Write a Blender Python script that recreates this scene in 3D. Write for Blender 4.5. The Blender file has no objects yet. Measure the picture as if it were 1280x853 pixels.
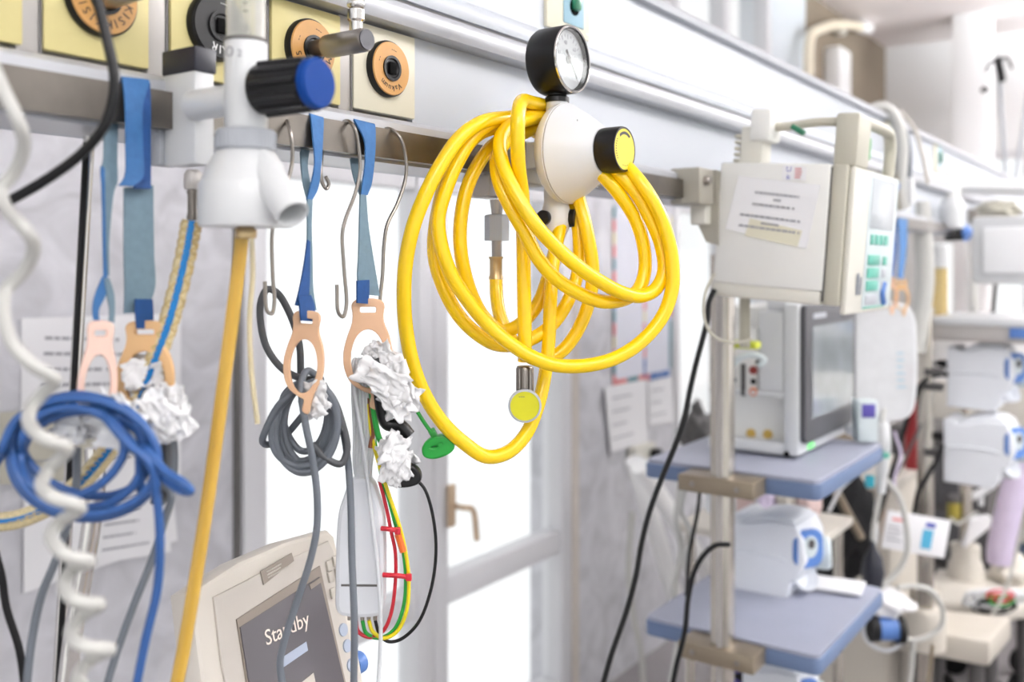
import bpy, bmesh, math, random
from mathutils import Vector, Matrix, noise
random.seed(7)
SC = bpy.context.scene
COL = SC.collection

# ------------------------------------------------------------------ camera, sky, fill lamps, exposure
F = 1200.0                      # focal length in pixels of the 1280 px wide frame
HORIZON = 332.0                 # image row of the horizon
EZ = 1.5                        # eye height above the floor
HEAD = math.radians(35.1)       # heading of the lens from the service beam's direction (+X)
CS, SN = math.cos(HEAD), math.sin(HEAD)

cam_data = bpy.data.cameras.new('camera')
cam = bpy.data.objects.new('camera', cam_data)
COL.objects.link(cam)
cam.location = (0, 0, EZ)
cam.rotation_euler = (math.radians(90), 0, HEAD - math.radians(90))
cam_data.sensor_width = 36.0
cam_data.lens = F / 1280 * 36.0
cam_data.shift_y = -(426.5 - HORIZON) / 1280
cam_data.clip_start = 0.02
cam_data.dof.use_dof = True
cam_data.dof.focus_distance = 0.89
cam_data.dof.aperture_fstop = 4.0
SC.camera = cam

world = bpy.data.worlds.new('overcast_sky')
SC.world = world
world.use_nodes = True
bgn = world.node_tree.nodes['Background']
bgn.inputs['Color'].default_value = (0.985, 0.992, 1.0, 1)
bgn.inputs['Strength'].default_value = 1.25

vs = SC.view_settings
vs.view_transform = 'Standard'
vs.look = 'None'
vs.gamma = 1.0
vs.exposure = -0.05
vs.use_curve_mapping = False
SC.cycles.use_denoising = True
SC.cycles.max_bounces = 10
SC.cycles.transparent_max_bounces = 24
SC.cycles.caustics_reflective = False
SC.cycles.caustics_refractive = False

def area(name, loc, rot, sx, sy, power, col=(1, 1, 1)):
    l = bpy.data.lights.new(name, 'AREA')
    l.shape = 'RECTANGLE'; l.size = sx; l.size_y = sy; l.energy = power; l.color = col
    o = bpy.data.objects.new(name, l); COL.objects.link(o)
    o.location = loc; o.rotation_euler = rot
    return o
FILL_LAMPS = [(-1.5, -1.3), (0.4, -1.5), (2.2, -1.5), (4.0, -1.5), (5.7, -1.0)]
UPLIGHT = [110, 28, 70, 270, 290]
for (lx, ly), up_w in zip(FILL_LAMPS, UPLIGHT):          # unseen lamps added as fill: a little light down, most of it up to the ceiling
    area('fill_downlight', (lx, ly, 2.485), (0, 0, 0), 1.2, 0.25, 4, (0.96, 0.985, 1.0))
    area('fill_uplight', (lx, ly, 2.575), (math.pi, 0, 0), 1.2, 0.25, up_w, (0.96, 0.985, 1.0))

# ------------------------------------------------------------------ pixel -> place helpers
def ray(px, py):
    u = (px - 640) / F; w = (HORIZON - py) / F
    return Vector((CS + SN * u, SN - CS * u, w))
EYE = Vector((0, 0, EZ))
def P(px, py, t): return EYE + ray(px, py) * t
def PY(px, py, Y):
    d = ray(px, py); return EYE + d * (Y / d.y)
def PX(px, py, X):
    d = ray(px, py); return EYE + d * (X / d.x)
def PZ(px, py, z):
    d = ray(px, py); return EYE + d * (z / d.z)
def W(x, y, z): return Vector((x, y, EZ + z))      # z counted from eye height
def pp(lst, t):
    return [P(a[0], a[1], a[2] if len(a) > 2 else t) for a in lst]
def ppy(lst, Y):
    return [PY(a[0], a[1], a[2] if len(a) > 2 else Y) for a in lst]

X_, Y_, Z_ = Vector((1, 0, 0)), Vector((0, 1, 0)), Vector((0, 0, 1))
VIEW = Vector((CS, SN, 0)); RIGHT = Vector((SN, -CS, 0))
def frame(o, x, y):
    x = x.normalized(); z = x.cross(y).normalized(); y = z.cross(x).normalized()
    return Matrix(((x.x, y.x, z.x, o.x), (x.y, y.y, z.y, o.y), (x.z, y.z, z.z, o.z), (0, 0, 0, 1)))
def faceY(o): return frame(o, X_, Z_)              # local z points into the room (-Y)
def faceX(o): return frame(o, -Y_, Z_)             # local z points towards the lens along -X

# ------------------------------------------------------------------ materials
def lin(c):
    out = []
    for v in c:
        v = v / 255.0
        out.append(v / 12.92 if v <= 0.04045 else ((v + 0.055) / 1.055) ** 2.4)
    return (out[0], out[1], out[2], 1)
MATS = {}
def mat(name, rgb, rough=0.5, metal=0.0, var=0.06, scale=20.0, bump=0.0, spec=0.5, coat=0.0, trans=0.0, alpha=1.0, emit=0.0, sss=0.0):
    m = bpy.data.materials.new(name); m.use_nodes = True
    nt = m.node_tree; b = nt.nodes['Principled BSDF']
    c = lin(rgb)
    tc = nt.nodes.new('ShaderNodeTexCoord')
    nz = nt.nodes.new('ShaderNodeTexNoise'); nz.inputs['Scale'].default_value = scale; nz.inputs['Detail'].default_value = 5
    nt.links.new(tc.outputs['Object'], nz.inputs['Vector'])
    rp = nt.nodes.new('ShaderNodeValToRGB')
    rp.color_ramp.elements[0].position = 0.3; rp.color_ramp.elements[1].position = 0.7
    rp.color_ramp.elements[0].color = tuple(v * (1 - var) for v in c[:3]) + (1,)
    rp.color_ramp.elements[1].color = tuple(min(1, v * (1 + var * 0.6)) for v in c[:3]) + (1,)
    nt.links.new(nz.outputs['Fac'], rp.inputs['Fac'])
    nt.links.new(rp.outputs['Color'], b.inputs['Base Color'])
    b.inputs['Roughness'].default_value = rough
    b.inputs['Metallic'].default_value = metal
    b.inputs['Specular IOR Level'].default_value = spec
    b.inputs['Coat Weight'].default_value = coat
    b.inputs['Coat Roughness'].default_value = 0.08
    b.inputs['Transmission Weight'].default_value = trans
    b.inputs['Alpha'].default_value = alpha
    if sss:
        b.inputs['Subsurface Weight'].default_value = sss
        b.inputs['Subsurface Radius'].default_value = (0.01, 0.007, 0.004)
        b.inputs['Subsurface Scale'].default_value = 0.3
    if emit:
        nt.links.new(rp.outputs['Color'], b.inputs['Emission Color'])
        b.inputs['Emission Strength'].default_value = emit
    if bump:
        bp = nt.nodes.new('ShaderNodeBump'); bp.inputs['Strength'].default_value = bump; bp.inputs['Distance'].default_value = 0.002
        nt.links.new(nz.outputs['Fac'], bp.inputs['Height']); nt.links.new(bp.outputs['Normal'], b.inputs['Normal'])
    MATS[name] = m
    return m
def clear_mat(name, rgb, clear=0.6, rough=0.1, scale=30):
    """thin see-through plastic or glass: part transparent, part glossy plastic"""
    m = mat(name, rgb, rough, var=0.05, scale=scale, coat=0.4)
    nt = m.node_tree; b = nt.nodes['Principled BSDF']; out = nt.nodes['Material Output']
    tr = nt.nodes.new('ShaderNodeBsdfTransparent'); tr.inputs['Color'].default_value = tuple(0.55 + 0.45 * v for v in lin(rgb)[:3]) + (1,)
    mx = nt.nodes.new('ShaderNodeMixShader'); lw = nt.nodes.new('ShaderNodeLayerWeight'); lw.inputs['Blend'].default_value = 0.35
    mr = nt.nodes.new('ShaderNodeMapRange'); mr.inputs['To Min'].default_value = 1 - clear; mr.inputs['To Max'].default_value = 0.95
    nt.links.new(lw.outputs['Facing'], mr.inputs['Value'])
    nt.links.new(mr.outputs['Result'], mx.inputs['Fac'])
    nt.links.new(tr.outputs['BSDF'], mx.inputs[1]); nt.links.new(b.outputs['BSDF'], mx.inputs[2])
    nt.links.new(mx.outputs['Shader'], out.inputs['Surface'])
    return m

mat('white_paint', (250, 250, 250), 0.4, var=0.02)
mat('panel_white', (194, 199, 206), 0.38, var=0.02, scale=3)
mat('aluminium', (196, 198, 203), 0.34, 0.35, var=0.03, scale=8)
mat('steel', (160, 154, 147), 0.3, 0.95, var=0.14, scale=14)
mat('steel_worn', (124, 118, 111), 0.3, 0.9, var=0.22, scale=26)
mat('chrome', (215, 212, 208), 0.12, 1.0, var=0.03)
mat('brass', (196, 172, 130), 0.3, 0.85, var=0.1)
mat('cream_plate', (214, 202, 142), 0.42, var=0.05, scale=12)
mat('pale_plate', (222, 217, 196), 0.42, var=0.03, scale=12)
mat('frame_grey', (182, 178, 174), 0.4, 0.25, var=0.05, scale=8)
mat('joint_dark', (96, 94, 92), 0.6)
mat('orange_ring', (200, 150, 86), 0.42, var=0.07, scale=50)
mat('black_plastic', (13, 13, 15), 0.36, var=0.1, spec=0.35)
mat('black_soft', (14, 14, 16), 0.55, var=0.1, spec=0.3)
mat('black_hole', (5, 5, 6), 0.8, spec=0.1)
mat('navy_plastic', (28, 30, 42), 0.4)
mat('white_plastic', (214, 216, 217), 0.33, var=0.02, coat=0.15)
mat('white_print', (235, 235, 235), 0.6, var=0.01)
mat('black_print', (40, 38, 38), 0.6, var=0.05)
mat('grey_print', (158, 158, 164), 0.7, var=0.05)
mat('grey_plastic', (176, 180, 186), 0.42, var=0.04)
mat('blue_cap', (8, 58, 130), 0.65, var=0.05, spec=0.15)
mat('strap_blue', (52, 104, 158), 0.7, var=0.12, scale=160, bump=0.25)
mat('strap_deep', (22, 72, 132), 0.7, var=0.12, scale=160, bump=0.25)
mat('strap_grey', (108, 132, 146), 0.75, var=0.09, scale=160, bump=0.25)
mat('peach', (226, 184, 148), 0.45, var=0.05, sss=0.1)
mat('peach_pink', (234, 200, 184), 0.45, var=0.04, sss=0.1)
mat('peach_tan', (220, 180, 130), 0.45, var=0.05, sss=0.1)
mat('blue_cable', (44, 86, 146), 0.4, var=0.06)
mat('grey_cable', (98, 104, 112), 0.45, var=0.08)
mat('dark_cable', (72, 74, 77), 0.45, var=0.08)
mat('light_cable', (214, 217, 220), 0.42, var=0.04)
mat('white_tube', (192, 192, 187), 0.35, var=0.03, coat=0.2)
mat('cotton', (236, 236, 237), 0.9, var=0.03, scale=90)
mat('yellow_hose', (250, 208, 4), 0.27, var=0.03, scale=30, coat=0.3)
mat('yellow_label', (226, 208, 70), 0.5, var=0.03)
mat('lime_label', (206, 202, 18), 0.5, var=0.04, scale=60)
mat('wire_green', (30, 158, 58), 0.4); mat('wire_yellow', (226, 208, 20), 0.4); mat('wire_red', (196, 34, 52), 0.4)
mat('wire_orange', (230, 110, 40), 0.4); mat('wire_brown', (120, 66, 40), 0.5)
mat('regulator_white', (220, 222, 224), 0.36, var=0.02, coat=0.1)
mat('dial_face', (200, 203, 204), 0.5, var=0.03)
mat('putty', (218, 216, 206), 0.45, var=0.03, scale=15)
mat('putty_dark', (190, 187, 172), 0.48, var=0.04, scale=15)
mat('putty_light', (234, 234, 230), 0.45, var=0.02, scale=15)
mat('paper', (240, 240, 242), 0.8, var=0.02, scale=6)
mat('paper_old', (228, 224, 202), 0.8, var=0.03, scale=6)
mat('teal_key', (92, 172, 154), 0.45)
mat('lcd_grey', (196, 202, 206), 0.25, var=0.08, scale=9)
mat('screen_bezel', (74, 74, 78), 0.4, var=0.04)
mat('monitor_glass', (158, 164, 168), 0.12, var=0.22, scale=7, coat=0.5)
mat('vent_screen', (92, 88, 92), 0.18, var=0.06, scale=6, coat=0.4)
mat('vent_key', (198, 192, 182), 0.5); mat('vent_key_blue', (168, 178, 196), 0.5)
mat('label_brown', (140, 130, 120), 0.5)
mat('shelf_top', (156, 160, 176), 0.45, var=0.05, scale=10)
mat('shelf_edge', (96, 114, 146), 0.45, var=0.05, scale=10)
mat('bracket', (146, 134, 116), 0.4, 0.6, var=0.08)
mat('pole_metal', (196, 190, 180), 0.24, 0.85, var=0.05)
mat('device_white', (232, 235, 240), 0.36, var=0.02)
mat('device_blue', (84, 124, 190), 0.4, var=0.08)
mat('device_pale', (206, 216, 218), 0.4)
mat('port_red', (150, 58, 48), 0.5); mat('port_orange', (206, 112, 52), 0.5); mat('port_gold', (206, 174, 92), 0.4, 0.4)
mat('red_plastic', (220, 62, 60), 0.45); mat('dark_red', (146, 30, 34), 0.45)
mat('lime_plastic', (206, 214, 70), 0.5); mat('orange_plastic', (250, 138, 58), 0.5)
mat('purple', (86, 76, 160), 0.5); mat('lavender', (208, 196, 220), 0.4, var=0.05)
mat('beige_metal', (192, 186, 175), 0.5, var=0.04, scale=6)
mat('dark_metal', (74, 72, 72), 0.5, var=0.1)
mat('taupe_wall', (138, 126, 110), 0.8, var=0.04, scale=4)
mat('cream_pipe', (236, 226, 204), 0.45, var=0.02)
mat('ceiling_paint', (240, 234, 233), 0.85, var=0.02, scale=3)
mat('far_wall', (248, 249, 250), 0.8, var=0.02, scale=3)
mat('wall_pale', (214, 222, 228), 0.8, var=0.02, scale=3)
mat('floor_lino', (140, 136, 137), 0.4, var=0.12, scale=3)
mat('window_white', (226, 226, 229), 0.4, var=0.02, scale=4)
mat('handle_tan', (214, 190, 160), 0.4, 0.3)
mat('fill_panel', (255, 252, 246), 0.5, emit=3.0)  # glowing face of the added fill lamps
mat('tape_red', (226, 128, 128), 0.6); mat('tape_teal', (70, 130, 140), 0.6); mat('tape_blue', (84, 118, 176), 0.6); mat('tape_cream', (232, 222, 178), 0.6)
mat('print_blue', (70, 80, 170), 0.6); mat('print_red', (226, 150, 150), 0.6)
mat('bed_beige', (204, 199, 189), 0.5, var=0.05); mat('pink_cloth', (214, 190, 186), 0.8, var=0.05)
mat('paper_blue', (222, 224, 234), 0.8, var=0.02)
mat('stripe_blue', (10, 116, 184), 0.4)
mat('weave_gold', (190, 166, 110), 0.5, var=0.1)
mat('white_grey', (222, 225, 230), 0.38, var=0.02)
mat('vent_body', (214, 208, 198), 0.45, var=0.03)
mat('vent_face', (196, 190, 182), 0.5, var=0.03)
mat('screen_text', (226, 214, 204), 0.5, emit=0.25)
mat('lamp_green', (120, 226, 130), 0.4, emit=0.6)
mat('teal_tap', (30, 150, 170), 0.4)
mat('card_blue', (80, 170, 206), 0.5)
mat('olive', (160, 146, 60), 0.4)
mat('clamp_metal', (168, 164, 152), 0.4, 0.2)
mat('strip_beige', (206, 198, 190), 0.7)
mat('print_slate', (112, 120, 134), 0.6)
mat('amber_core', (214, 166, 52), 0.4)
def glass_mat():
    m = mat('glass', (250, 252, 252), 0.03)
    nt = m.node_tree; out = nt.nodes['Material Output']
    tr = nt.nodes.new('ShaderNodeBsdfTransparent'); tr.inputs['Color'].default_value = (0.985, 0.99, 0.99, 1)
    gl = nt.nodes.new('ShaderNodeBsdfGlossy'); gl.inputs['Roughness'].default_value = 0.03
    lw = nt.nodes.new('ShaderNodeLayerWeight'); lw.inputs['Blend'].default_value = 0.5
    fr = nt.nodes.new('ShaderNodeMath'); fr.operation = 'POWER'; fr.inputs[1].default_value = 4.0
    nt.links.new(lw.outputs['Facing'], fr.inputs[0])
    mx = nt.nodes.new('ShaderNodeMixShader')
    nt.links.new(fr.outputs[0], mx.inputs['Fac']); nt.links.new(tr.outputs['BSDF'], mx.inputs[1]); nt.links.new(gl.outputs['BSDF'], mx.inputs[2])
    nt.links.new(mx.outputs['Shader'], out.inputs['Surface'])
glass_mat()
clear_mat('flow_glass', (228, 228, 222), 0.72, 0.05)
clear_mat('amber_tube', (232, 192, 84), 0.42, 0.18)
clear_mat('clear_tube', (236, 226, 190), 0.5, 0.12)
clear_mat('clear_bag', (238, 240, 242), 0.3, 0.25)
clear_mat('amber_jar', (216, 190, 120), 0.45, 0.15)

# grey wall covering with cloudy marbling
def marble():
    m = mat('grey_wall', (206, 206, 211), 0.55, var=0.22, scale=2.2)
    nt = m.node_tree; b = nt.nodes['Principled BSDF']
    rp = [n for n in nt.nodes if n.type == 'VALTORGB'][0]; nz = [n for n in nt.nodes if n.type == 'TEX_NOISE'][0]
    nz.inputs['Scale'].default_value = 9; nz.inputs['Detail'].default_value = 9; nz.inputs['Distortion'].default_value = 1.2
marble()

# braided clear hose: fine gold weave spiralling round the wall of the tube
def braid():
    m = mat('braided_tube', (222, 206, 160), 0.25, var=0.3, scale=900, coat=0.4)
braid()

# ------------------------------------------------------------------ mesh helpers
def catmull(pts, sub=8, closed=False):
    n = len(pts)
    if n < 3 and not closed: return [p.copy() for p in pts]
    out = []
    rng = range(n if closed else n - 1)
    for i in rng:
        p1 = pts[i]; p2 = pts[(i + 1) % n]
        p0 = pts[i - 1] if (i > 0 or closed) else p1 * 2 - p2
        p3 = pts[(i + 2) % n] if (i + 2 < n or closed) else p2 * 2 - p1
        d1 = max((p1 - p0).length, 1e-6) ** 0.5; d2 = max((p2 - p1).length, 1e-6) ** 0.5; d3 = max((p3 - p2).length, 1e-6) ** 0.5
        m1 = (p2 - p1) + ((p1 - p0) / d1 - (p2 - p0) / (d1 + d2)) * d2
        m2 = (p2 - p1) + ((p3 - p2) / d3 - (p3 - p1) / (d2 + d3)) * d2
        for k in range(sub):
            s = k / sub
            out.append(p1 * (2 * s ** 3 - 3 * s ** 2 + 1) + m1 * (s ** 3 - 2 * s ** 2 + s) + p2 * (-2 * s ** 3 + 3 * s ** 2) + m2 * (s ** 3 - s ** 2))
    if not closed: out.append(pts[-1].copy())
    return out

class MB:
    def __init__(self): self.bm = bmesh.new()
    def box(self, c, d, M=None, bev=0.0, seg=2):
        M = M or Matrix.Identity(4)
        T = M @ Matrix.Translation(Vector(c)) @ Matrix.Diagonal((d[0], d[1], d[2], 1))
        r = bmesh.ops.create_cube(self.bm, size=1.0, matrix=T)
        if bev > 0:
            es = list({e for v in r['verts'] for e in v.link_edges})
            bmesh.ops.bevel(self.bm, geom=es, offset=min(bev, min(d) * 0.49), segments=seg, affect='EDGES', profile=0.5)
        return self
    def span(self, a, b, bev=0.0):       # world box between two corners, z counted from the floor
        a = Vector(a); b = Vector(b)
        return self.box((a + b) / 2, [abs(v) for v in (b - a)], None, bev)
    def tube(self, pts, r, n=10, sub=8, closed=False, smooth=True, cap=True):
        path = catmull(pts, sub, closed) if smooth else [p.copy() for p in pts]
        N = len(path)
        rr = r if callable(r) else (lambda s: r)
        tang = []
        for i in range(N):
            a = path[i - 1] if (i > 0 or closed) else path[i]
            b = path[(i + 1) % N] if (i < N - 1 or closed) else path[i]
            t = b - a
            tang.append(t.normalized() if t.length > 1e-9 else Vector((0, 0, 1)))
        up = Vector((0, 0, 1)) if abs(tang[0].z) < 0.9 else Vector((1, 0, 0))
        nrm = (up - tang[0] * up.dot(tang[0])).normalized()
        rings = []
        for i in range(N):
            nrm = (nrm - tang[i] * nrm.dot(tang[i]))
            nrm = nrm.normalized() if nrm.length > 1e-8 else Vector((1, 0, 0))
            bn = tang[i].cross(nrm); R = rr(i / max(1, N - 1))
            rings.append([self.bm.verts.new(path[i] + (nrm * math.cos(2 * math.pi * k / n) + bn * math.sin(2 * math.pi * k / n)) * R) for k in range(n)])
        for i in range(N if closed else N - 1):
            a = rings[i]; b = rings[(i + 1) % N]
            for k in range(n):
                self.bm.faces.new((a[k], a[(k + 1) % n], b[(k + 1) % n], b[k]))
        if cap and not closed:
            self.bm.faces.new(rings[0][::-1]); self.bm.faces.new(rings[-1])
        return self
    def cyl(self, a, b, r, r2=None, n=24):
        r2 = r if r2 is None else r2
        return self.tube([Vector(a), Vector(b)], lambda s: r + (r2 - r) * s, n, smooth=False)
    def lathe(self, prof, o, axis, n=32, cap=True):
        """prof: list of (radius, height along axis)"""
        axis = axis.normalized()
        up = Vector((0, 0, 1)) if abs(axis.z) < 0.9 else Vector((1, 0, 0))
        a = (up - axis * up.dot(axis)).normalized(); b = axis.cross(a)
        rings = []
        for (r, h) in prof:
            if r < 1e-6: rings.append([self.bm.verts.new(o + axis * h)])
            else: rings.append([self.bm.verts.new(o + axis * h + (a * math.cos(2 * math.pi * k / n) + b * math.sin(2 * math.pi * k / n)) * r) for k in range(n)])
        for i in range(len(rings) - 1):
            p, q = rings[i], rings[i + 1]
            for k in range(n):
                k2 = (k + 1) % n
                if len(p) == 1 and len(q) == 1: continue
                if len(p) == 1: self.bm.faces.new((p[0], q[k2], q[k]))
                elif len(q) == 1: self.bm.faces.new((p[k], p[k2], q[0]))
                else: self.bm.faces.new((p[k], p[k2], q[k2], q[k]))
        if cap and len(rings[0]) > 1: self.bm.faces.new(rings[0][::-1])
        if cap and len(rings[-1]) > 1: self.bm.faces.new(rings[-1])
        return self
    def prism(self, outline, M, z0, z1):
        lo = [self.bm.verts.new(M @ Vector((x, y, z0))) for x, y in outline]
        hi = [self.bm.verts.new(M @ Vector((x, y, z1))) for x, y in outline]
        n = len(outline)
        self.bm.faces.new(lo[::-1]); self.bm.faces.new(hi)
        for k in range(n): self.bm.faces.new((lo[k], lo[(k + 1) % n], hi[(k + 1) % n], hi[k]))
        return self
    def strip(self, pairs, th=0.0016, sub=6):
        """a webbing ribbon through pairs of edge points"""
        L = catmull([p[0] for p in pairs], sub); R = catmull([p[1] for p in pairs], sub)
        N = len(L); rows = []
        for i in range(N):
            j = min(i + 1, N - 1); k = max(i - 1, 0)
            nrm = (R[i] - L[i]).cross((L[j] + R[j]) - (L[k] + R[k]))
            nrm = nrm.normalized() * th / 2 if nrm.length > 1e-12 else Vector((0, 0.001, 0))
            rows.append([self.bm.verts.new(v) for v in (L[i] + nrm, R[i] + nrm, R[i] - nrm, L[i] - nrm)])
        for i in range(N - 1):
            a, b = rows[i], rows[i + 1]
            for k in range(4): self.bm.faces.new((a[k], a[(k + 1) % 4], b[(k + 1) % 4], b[k]))
        self.bm.faces.new(rows[0][::-1]); self.bm.faces.new(rows[-1])
        return self
    def blob(self, c, rad, seed=0, amp=0.35, freq=2.2, axes=None, sub=4):
        r = bmesh.ops.create_icosphere(self.bm, subdivisions=sub, radius=1.0)
        for v in r['verts']:
            d = v.co.normalized()
            q = d * freq + Vector((seed * 3.7, seed * 1.3, seed * 2.1))
            k = 1 + amp * (noise.noise(q) + 0.6 * abs(noise.noise(q * 2.7)) + 0.3 * noise.noise(q * 6.1))
            p = Vector((d.x * rad[0], d.y * rad[1], d.z * rad[2])) * k
            if axes: p = axes.to_3x3() @ p
            v.co = Vector(c) + p
        return self
    def crumple(self, c, xv, yv, seed, amp=0.4, n=13, th=0.0006):
        """a crumpled scrap of sheet: a grid thrown into folds, with a ragged edge"""
        L = (xv.length + yv.length) / 2
        off = Vector((seed * 5.3, seed * 2.9, seed * 7.1)); nv = xv.cross(yv).normalized()
        g = []
        for i in range(n):
            row = []
            for j in range(n):
                u, v = i / (n - 1) * 2 - 1, j / (n - 1) * 2 - 1
                q = Vector((u, v, 0)) * 1.5 + off
                edge = 1 + 0.28 * noise.noise(Vector((math.atan2(v, u) * 3.0, seed * 1.7, 0.5)))
                d1 = noise.noise_vector(q) * 0.6 + noise.noise_vector(q * 2.6) * 0.3
                row.append(c + (xv * u + yv * v) * edge + d1 * L * amp + nv * L * amp * 1.2 * noise.noise(q * 1.9 + Vector((9, 0, 0))))
            g.append(row)
        top = [[self.bm.verts.new(p) for p in r] for r in g]
        bot = [[self.bm.verts.new(p + nv * th) for p in r] for r in g]
        for i in range(n - 1):
            for j in range(n - 1):
                self.bm.faces.new((top[i][j], top[i + 1][j], top[i + 1][j + 1], top[i][j + 1]))
                self.bm.faces.new((bot[i][j], bot[i][j + 1], bot[i + 1][j + 1], bot[i + 1][j]))
        rim = [(i, 0) for i in range(n)] + [(n - 1, j) for j in range(1, n)] + [(i, n - 1) for i in range(n - 2, -1, -1)] + [(0, j) for j in range(n - 2, 0, -1)]
        for k in range(len(rim)):
            a, b = rim[k], rim[(k + 1) % len(rim)]
            self.bm.faces.new((top[b[0]][b[1]], top[a[0]][a[1]], bot[a[0]][a[1]], bot[b[0]][b[1]]))
        return self
    def add_mesh(self, me, M):
        tmp = bmesh.new(); tmp.from_mesh(me); tmp.transform(M)
        m2 = bpy.data.meshes.new('tmp'); tmp.to_mesh(m2); tmp.free()
        self.bm.from_mesh(m2); bpy.data.meshes.remove(m2)
        return self
    def text(self, s, M, size, ext=0.00015, align='CENTER'):
        cu = bpy.data.curves.new('t', 'FONT'); cu.body = s; cu.size = size; cu.extrude = ext; cu.resolution_u = 3
        cu.align_x = align; cu.align_y = 'CENTER'
        ob = bpy.data.objects.new('t', cu); me = bpy.data.meshes.new_from_object(ob)
        self.add_mesh(me, M)
        bpy.data.objects.remove(ob); bpy.data.curves.remove(cu); bpy.data.meshes.remove(me)
        return self
    def arc_text(self, s, M, radius, mid_deg, step_deg, size):
        """letters round a dial, tops pointing outwards, running clockwise"""
        n = len(s)
        for i, ch in enumerate(s):
            if ch == ' ': continue
            a = math.radians(mid_deg - (i - (n - 1) / 2) * step_deg)
            T = M @ Matrix.Translation((radius * math.cos(a), radius * math.sin(a), 0)) @ Matrix.Rotation(a - math.pi / 2, 4, 'Z')
            self.text(ch, T, size)
        return self
    def flat(self, loops, M, th, bev=0.0, res=1):
        """a plate cut to outlines (first loop outside, others holes), thickness th"""
        cu = bpy.data.curves.new('f', 'CURVE'); cu.dimensions = '2D'; cu.fill_mode = 'BOTH'
        cu.extrude = th / 2 - bev; cu.bevel_depth = bev; cu.bevel_resolution = 1
        for lp in loops:
            sp = cu.splines.new('POLY'); sp.points.add(len(lp) - 1)
            for i, (x, y) in enumerate(lp): sp.points[i].co = (x, y, 0, 1)
            sp.use_cyclic_u = True
        ob = bpy.data.objects.new('f', cu); me = bpy.data.meshes.new_from_object(ob)
        self.add_mesh(me, M)
        bpy.data.objects.remove(ob); bpy.data.curves.remove(cu); bpy.data.meshes.remove(me)
        return self

def smooth_loop(pts, sub=6):
    return [(p.x, p.y) for p in catmull([Vector((x, y, 0)) for x, y in pts], sub, True)]
def rrect(x0, y0, x1, y1, r, k=4):
    out = []
    for cx, cy, a0 in ((x1 - r, y1 - r, 0), (x0 + r, y1 - r, 90), (x0 + r, y0 + r, 180), (x1 - r, y0 + r, 270)):
        for i in range(k + 1):
            a = math.radians(a0 + 90 * i / k); out.append((cx + r * math.cos(a), cy + r * math.sin(a)))
    return out
def circ(cx, cy, rx, ry=None, n=24, a0=0, a1=360):
    ry = ry or rx
    return [(cx + rx * math.cos(math.radians(a0 + (a1 - a0) * i / n)), cy + ry * math.sin(math.radians(a0 + (a1 - a0) * i / n))) for i in range(n)]

# ------------------------------------------------------------------ objects
def thing(name, label, cat, loc, group=None):
    o = bpy.data.objects.new(name, None); COL.objects.link(o)
    o.empty_display_size = 0.02; o.location = loc
    o['label'] = label; o['category'] = cat
    if group: o['group'] = group
    return o
def origin_of(par):
    return par.location.copy() if par.parent is None else origin_of(par.parent)
def part(par, name, mb, m, label=None, sharp=38):
    """a mesh whose points are given in world places, hung under its thing or part"""
    bmesh.ops.recalc_face_normals(mb.bm, faces=mb.bm.faces[:])
    mb.bm.transform(Matrix.Translation(-origin_of(par)))
    me = bpy.data.meshes.new(name); mb.bm.to_mesh(me); mb.bm.free()
    me.materials.append(MATS[m])
    for p in me.polygons: p.use_smooth = True
    me.set_sharp_from_angle(angle=math.radians(sharp))
    o = bpy.data.objects.new(name, me); COL.objects.link(o); o.parent = par
    if label: o['label'] = label
    return o
def solo(name, mb, m, label=None, cat=None, group=None, kind=None, sharp=38):
    """a thing that is one mesh"""
    bmesh.ops.recalc_face_normals(mb.bm, faces=mb.bm.faces[:])
    vs_ = [v.co for v in mb.bm.verts]
    lo = Vector([min(v[i] for v in vs_) for i in range(3)]); hi = Vector([max(v[i] for v in vs_) for i in range(3)])
    base = Vector(((lo.x + hi.x) / 2, (lo.y + hi.y) / 2, lo.z))
    mb.bm.transform(Matrix.Translation(-base))
    me = bpy.data.meshes.new(name); mb.bm.to_mesh(me); mb.bm.free()
    me.materials.append(MATS[m])
    for p in me.polygons: p.use_smooth = True
    me.set_sharp_from_angle(angle=math.radians(sharp))
    o = bpy.data.objects.new(name, me); COL.objects.link(o); o.location = base
    if label: o['label'] = label
    if cat: o['category'] = cat
    if group: o['group'] = group
    if kind: o['kind'] = kind
    return o
def text_lines(mb, M, w, h, n, th=0.0018, seed=0, fill=0.8, center=False):
    """small print too blurred to read: broken dark dashes in rows"""
    rg = random.Random(seed)
    for i in range(n):
        y = h / 2 - h * (i + 0.5) / n
        L = w * (0.55 + 0.45 * rg.random()) * fill
        x = -L / 2 if center else -w / 2
        end = x + L
        while x < end:
            l = rg.uniform(0.02, 0.08) * w
            mb.box((x + l / 2, y, 0.0003), (min(l, end - x + 0.001), th, 0.0004), M)
            x += l + 0.012 * w
    return mb

# ================================================================== THE ROOM
WY = 1.70                       # window wall
def struct(name, mb, m, sharp=30):
    return solo(name, mb, m, kind='structure', sharp=sharp)
struct('floor', MB().span((-2.5, -4.0, -0.06), (7.1, WY + 0.2, 0.0)), 'floor_lino')
struct('ceiling', MB().span((-2.5, -4.0, 3.0), (7.1, WY + 0.2, 3.08)), 'ceiling_paint')
wx = {}
def wallbox(mb, x0, x1, z0, z1): return mb.span((x0, WY, z0), (x1, WY + 0.16, z1))
mb = MB(); wallbox(mb, -2.5, 1.385, 0, 3.0); wallbox(mb, 1.385, 2.757, 2.85, 3.0); wallbox(mb, 1.385, 2.757, 0, 0.06)
wallbox(mb, 2.757, 3.55, 0, 3.0); wallbox(mb, 3.55, 4.65, 0, 0.72); wallbox(mb, 3.55, 4.65, 2.9, 3.0)
wb = struct('wall_back', mb, 'grey_wall')
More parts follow.
